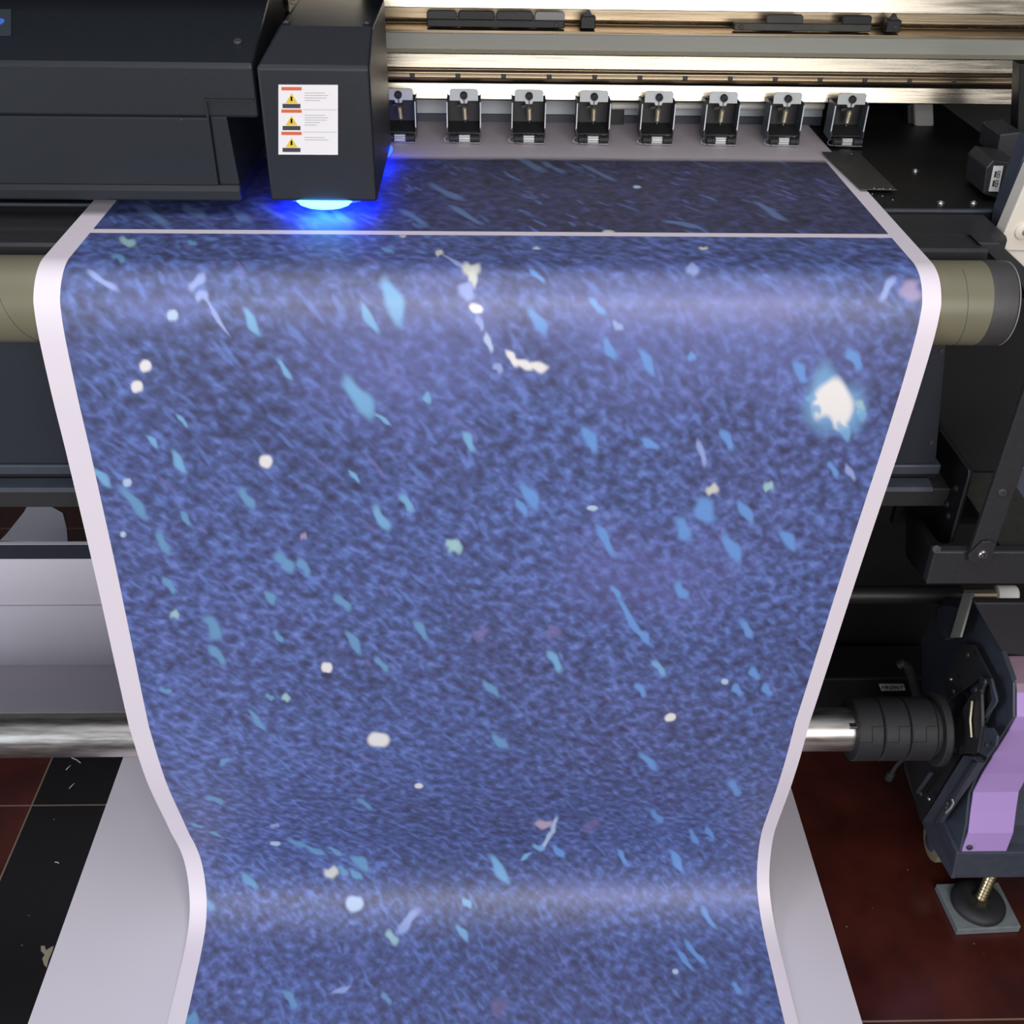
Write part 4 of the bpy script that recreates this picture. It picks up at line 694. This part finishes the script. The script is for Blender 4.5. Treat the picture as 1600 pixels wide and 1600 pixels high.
t = thing('rear_crossbeam', (.1, 1.25, .05), 'dark rear crossbeam with a FRONT sticker above the take-up hub', 'beam')
zz1 = PY(1390, 1060, 1.25).z; zz0 = PY(1390, 1108, 1.25).z
MB().box(-.08, .76, 1.25, 1.33, zz0, zz1, 'black').build('beam_body', t, bevel=.003)
q = [PY(x, y, 1.2485) for x, y in ((1373, 1069), (1412, 1069), (1415, 1079), (1377, 1079.5))]
so = MB().prism(q, (0, .001, 0), 'label_white'); so = so.build('sticker', t); so['label'] = 'small grey sticker reading FRONT'
cu = bpy.data.curves.new('lettering', 'FONT'); cu.body = 'FRONT'; cu.size = .0108; cu.space_character = 1.12; cu.extrude = .0003; cu.align_x = 'CENTER'; cu.align_y = 'CENTER'
to = bpy.data.objects.new('lettering_tmp', cu); COL.objects.link(to)
dg = bpy.context.evaluated_depsgraph_get(); mtx = bpy.data.meshes.new_from_object(to.evaluated_get(dg)); bpy.data.objects.remove(to)
mtx.materials.clear(); mtx.materials.append(MATS['ink']); cen = (q[0]+q[1]+q[2]+q[3])/4
mtx.transform(Matrix.Translation(cen+Vector((0, -.0008, 0))-Vector(t['_o'])) @ Matrix.Rotation(pi/2, 4, 'X') @ Matrix.Scale(.98, 4, (1, 0, 0)))
to = bpy.data.objects.new('lettering', mtx); COL.objects.link(to); to.parent = so; 

t = thing('floor_crossbar', (-.6, 1.4, .26), 'dark blue crossbar holding up the slack white sheet', 'crossbar')
ztb = ZY(851, 1.392, 50); zbb = ZY(872, 1.392, 50)
MB().box(-1.05, -.05, 1.3915, 1.3945, zbb-.002, ztb, 'body_navy').build('bar_body', t, bevel=.001) 
MB().ribbon([(1.392, ztb+.001), (1.399, ztb+.001)], -1.05, -.05, .001, 'sheet_back').build('sheet_edge', t)

# ================================================================== right leg with take-up bracket
t = thing('printer_leg', (.66, .88, .105), 'dark slate printer leg with curved lilac front cover and take-up bracket plates', 'printer leg')
XL_ = .625
outl = ((1470, 935), (1520, 940), (1565, 1015), (1583, 1066), (1583, 1120), (1526, 1210), (1513, 1240), (1508, 1290), (1499, 1330), (1486, 1373), (1455, 1320), (1440, 1285), (1412, 1200), (1440, 1120), (1440, 1000))
MB().prism(lift(outl, XL_), (.006, 0, 0), 'slate').build('side_plate', t, bevel=.001)
# front cover strip follows the plate's front edge
fe = lift(((1566, 1026), (1586, 1066), (1587, 1080), (1587, 1118), (1575, 1140), (1533, 1207), (1519, 1236), (1515, 1265), (1511, 1300), (1501, 1329)), XL_+.002)
def strip(path, x0, x1, m, nm, th=.003):
    b = MB(); n = len(path); v = []
    for p_ in path: v += [Vector((x0, p_.y-.002, p_.z)), Vector((x1, p_.y-.002, p_.z)), Vector((x1, p_.y-.002+th, p_.z)), Vector((x0, p_.y-.002+th, p_.z))]
    fs = []
    for i in range(n-1):
        for k in range(4): fs.append((i*4+k, i*4+(k+1) % 4, (i+1)*4+(k+1) % 4, (i+1)*4+k))
    fs += [(0, 1, 2, 3), tuple((n-1)*4+k for k in (3, 2, 1, 0))]
    b.faces(v, fs, m); return b.build(nm, t, bevel=.0008)
cv = strip(fe[2:], XL_+.003, XL_+.062, 'purple', 'lilac_cover'); cv['label'] = 'curved lilac painted front cover'
strip(fe[:3], XL_+.003, XL_+.12, 'dusty_purple', 'upper_cover_strip')
screw(cv, Vector((XL_+.010, fe[-1].y-.003, fe[-1].z+.010)), (0, -1, 0), .004, 'ink')
strip([p_+Vector((0, .012, 0)) for p_ in fe[4:]], XL_+.055, XL_+.15, 'slate', 'leg_web')
# base beam
bz0 = PY(1540, 1372, .86).z; bz1 = PY(1540, 1333, .86).z; bx = PY(1490, 1352, .86).x
MB().prism([(PY(1495, 1333, .86).x, .86, bz1), (PY(1487, 1373, .86).x, .86, bz0), (.80, .86, bz0), (.80, .86, bz1)], (0, .28, 0), 'slate').build('base_beam', t, bevel=.002)
tp = lift(((1480, 918), (1522, 945), (1566, 1024), (1620, 1024), (1640, 918)), XL_+.01)
MB().prism([PY(x, y, .93+.0*i) for i, (x, y) in enumerate(((1522, 942), (1566, 1022), (1640, 1030), (1640, 942)))], (0, .01, 0), 'charcoal').build('top_hood', t, bevel=.002)
# inner take-up bracket plates
XP = .612
def plate(pts, X, th, m, nm): return MB().prism(lift(pts, X), (th, 0, 0), m).build(nm, t, bevel=.0008)
plate(((1464, 951), (1476, 945), (1500, 950), (1498, 995), (1477, 1000), (1466, 985)), .606, .003, 'slate', 'rod_bracket')
plate(((1505, 925), (1520, 926), (1500, 996), (1484, 996)), .602, .003, 'face_grey', 'bright_strap')
plate(((1500, 1005), (1520, 1007), (1548, 1060), (1556, 1090), (1538, 1130), (1520, 1128), (1530, 1060), (1480, 1095), (1475, 1060)), XP, .004, 'charcoal', 'upper_link')
plate(((1531, 1056), (1548, 1060), (1557, 1095), (1552, 1105), (1538, 1122), (1534, 1122), (1549, 1094), (1545, 1066), (1532, 1078)), XP-.004, .003, 'slate', 'curved_lever')
plate(((1528, 1080), (1534, 1058), (1538, 1062), (1533, 1085), (1534, 1135), (1527, 1176), (1497, 1178), (1500, 1160), (1485, 1155), (1505, 1105), (1517, 1085)), XP-.010, .004, 'charcoal', 'lever_plate')
plate(((1534, 1137), (1550, 1137), (1558, 1150), (1556, 1165), (1541, 1183), (1528, 1176)), XP-.006, .003, 'slate', 'lower_lug')
plate(((1505, 1180), (1521, 1182), (1528, 1192), (1463, 1285), (1441, 1284)), XP-.008, .010, 'slate', 'channel_arm')
plate(((1516, 1188), (1523, 1192), (1462, 1287), (1456, 1284)), XP-.012, .004, 'body_navy', 'channel_lip')
plate(((1452, 1205), (1430, 1238), (1433, 1240), (1456, 1207)), XP-.012, .004, 'slate', 'thin_flange')
plate(((1413, 1185), (1470, 1180), (1500, 1178), (1440, 1285), (1436, 1280)), XP-.002, .004, 'black', 'inner_plate')
MB().path(lift(((1519, 1095), (1516, 1125), (1518, 1152)), XP-.013), .0016, 'spring', 8).build('lever_spring', t, smooth=True)
for x, y, m_ in ((1486, 1061, 'steel'), (1512, 1023, 'charcoal'), (1452, 1248, 'steel'), (1490, 1080, 'charcoal'), (1524, 1077, 'charcoal'), (1533, 1079, 'charcoal'), (1539, 1065, 'slate'), (1541, 1164, 'charcoal'), (1538, 1067, 'charcoal'), (1485, 1168, 'steel'), (1480, 1255, 'ink'), (1479, 1262, 'ink'), (1439, 1240, 'ink')):
    screw(t, PX(x, y, XP-.014), (-1, 0, 0), .0032, m_, 'bolt')
MB().path(lift(((1478, 1270), (1486, 1262), (1490, 1255), (1488, 1249)), XP-.014), .0012, 'label_grey', 8).build('cable_hook', t, smooth=True)
MB().box(XP+.004, XL_, .90, .97, tzc-.04, tzc+.04, 'black').build('hub_mount', t, bevel=.002)
# lever rods near the hub
t = thing('hub_lever', PY(1405, 1200, .97), 'thin black lever with round tip hanging below the take-up hub', 'lever')
MB().path([PY(1412, 1184, .97), PY(1400, 1197, .98), PY(1390, 1213, .985)], .0028, 'charcoal', 10).build('rod', t, smooth=True)
MB().tube(PY(1393, 1208, .985), PY(1388, 1217, .988), .0055, 'rubber', 16).build('tip', t, bevel=.001)
t = thing('tension_arm', PY(1435, 1070, 1.06), 'dark curved arm rising behind the take-up hub', 'arm')
MB().path([PY(x, y, 1.06) for x, y in ((1403, 1040), (1410, 1036), (1417, 1040), (1424, 1055), (1432, 1085), (1437, 1100))], .0065, 'rubber', 10).build('arm_rod', t, smooth=True)

# caster
cx = PY(1464, 1332, .93)
t = thing('caster_wheel', (cx.x+.02, .95, 0), 'grey-green caster wheel half hidden behind the leg base', 'wheel')
ctr = PX(1474, 1325, .655)
MB().lathe((.640, ctr.y+.012, ctr.z), (1, 0, 0), [(0, .020), (.002, .0275), (.004, .029), (.018, .029), (.020, .0275), (.022, .02)], 'spring', 40).build('tyre', t, smooth=True)
MB().lathe((.638, ctr.y+.012, ctr.z), (1, 0, 0), [(0, .012), (.004, .018)], 'slate', 32).build('hub_disc', t, smooth=True)

# levelling foot and pad
fc = PZ(1528, 1412, .02)
pad = MB(); pad.prism([PZ(x, y, .0125) for x, y in ((1463, 1381), (1497, 1453), (1596, 1448), (1560, 1378))], (0, 0, -.0123), 'pad_grey')
tag(pad.build('foot_pad', bevel=.0012), 'square grey block on the red floor under the levelling foot', 'pad')
fc = PZ(1527, 1413, .0128)
t = thing('levelling_foot', (fc.x, fc.y, .0128), 'round black rubber levelling foot with brass threaded stem on the grey block', 'foot')
MB().lathe((fc.x, fc.y, .0128), (0, 0, 1), [(0, .034), (.002, .0365), (.006, .0365), (.010, .034), (.013, .028), (.0135, .018), (.011, .012), (.011, .00001)], 'rubber', 56).build('rubber_disc', t, smooth=True)
sx, sy = fc.x+.003, fc.y+.002
thr = [(0, .0075)]
for k in range(12): thr += [(.004+k*.007, .0062), (.0075+k*.007, .0082)]
MB().lathe((sx, sy, .022), (0, 0, 1), thr[:-2]+[(.0805, .0065)], 'brass', 28).build('threaded_stem', t, smooth=True)
MB().lathe((sx, sy, .0235), (0, 0, 1), [(0, .011), (.006, .011)], 'brass', 6).build('nut', t)

# bits of trimmed tape on the black tiles at the left
for i, (x0, y0, x1, y1, lb) in enumerate(((112, 1184, 126, 1192, 'curled shaving of film on the black tile nearest the tube'), (103, 1203, 110, 1196, 'short pale film shaving on the black tile, below the curled one'), (108, 1232, 116, 1224, 'pale film shaving lying just above the floor grout line'), (86, 1347, 92, 1349, 'tiny pale crumb on the black tile left of the floor sheet'))):
    a_ = PZ(x0, y0, .0012); b_ = PZ(x1, y1, .0012); md = (a_+b_)/2+Vector((.001, 0, .0012))
    tag(MB().path([a_, md, b_], .0008, 'pale_ink', 6).build('film_shaving'), lb, 'scrap', 'film shavings on the black tiles')
gp = [PZ(x, y, .0004) for x, y in ((64, 1478), (70, 1478), (72, 1485), (78, 1481), (84, 1478), (82, 1486), (76, 1500), (73, 1512), (69, 1508), (66, 1498), (70, 1492), (64, 1486))]
tag(MB().prism(gp, (0, 0, .0004), 'spring').build('glue_patch'), 'ragged tan glue patch on the black tile at the left edge of the floor sheet', 'patch')

for o in bpy.data.objects:
    if '_o' in o: del o['_o']
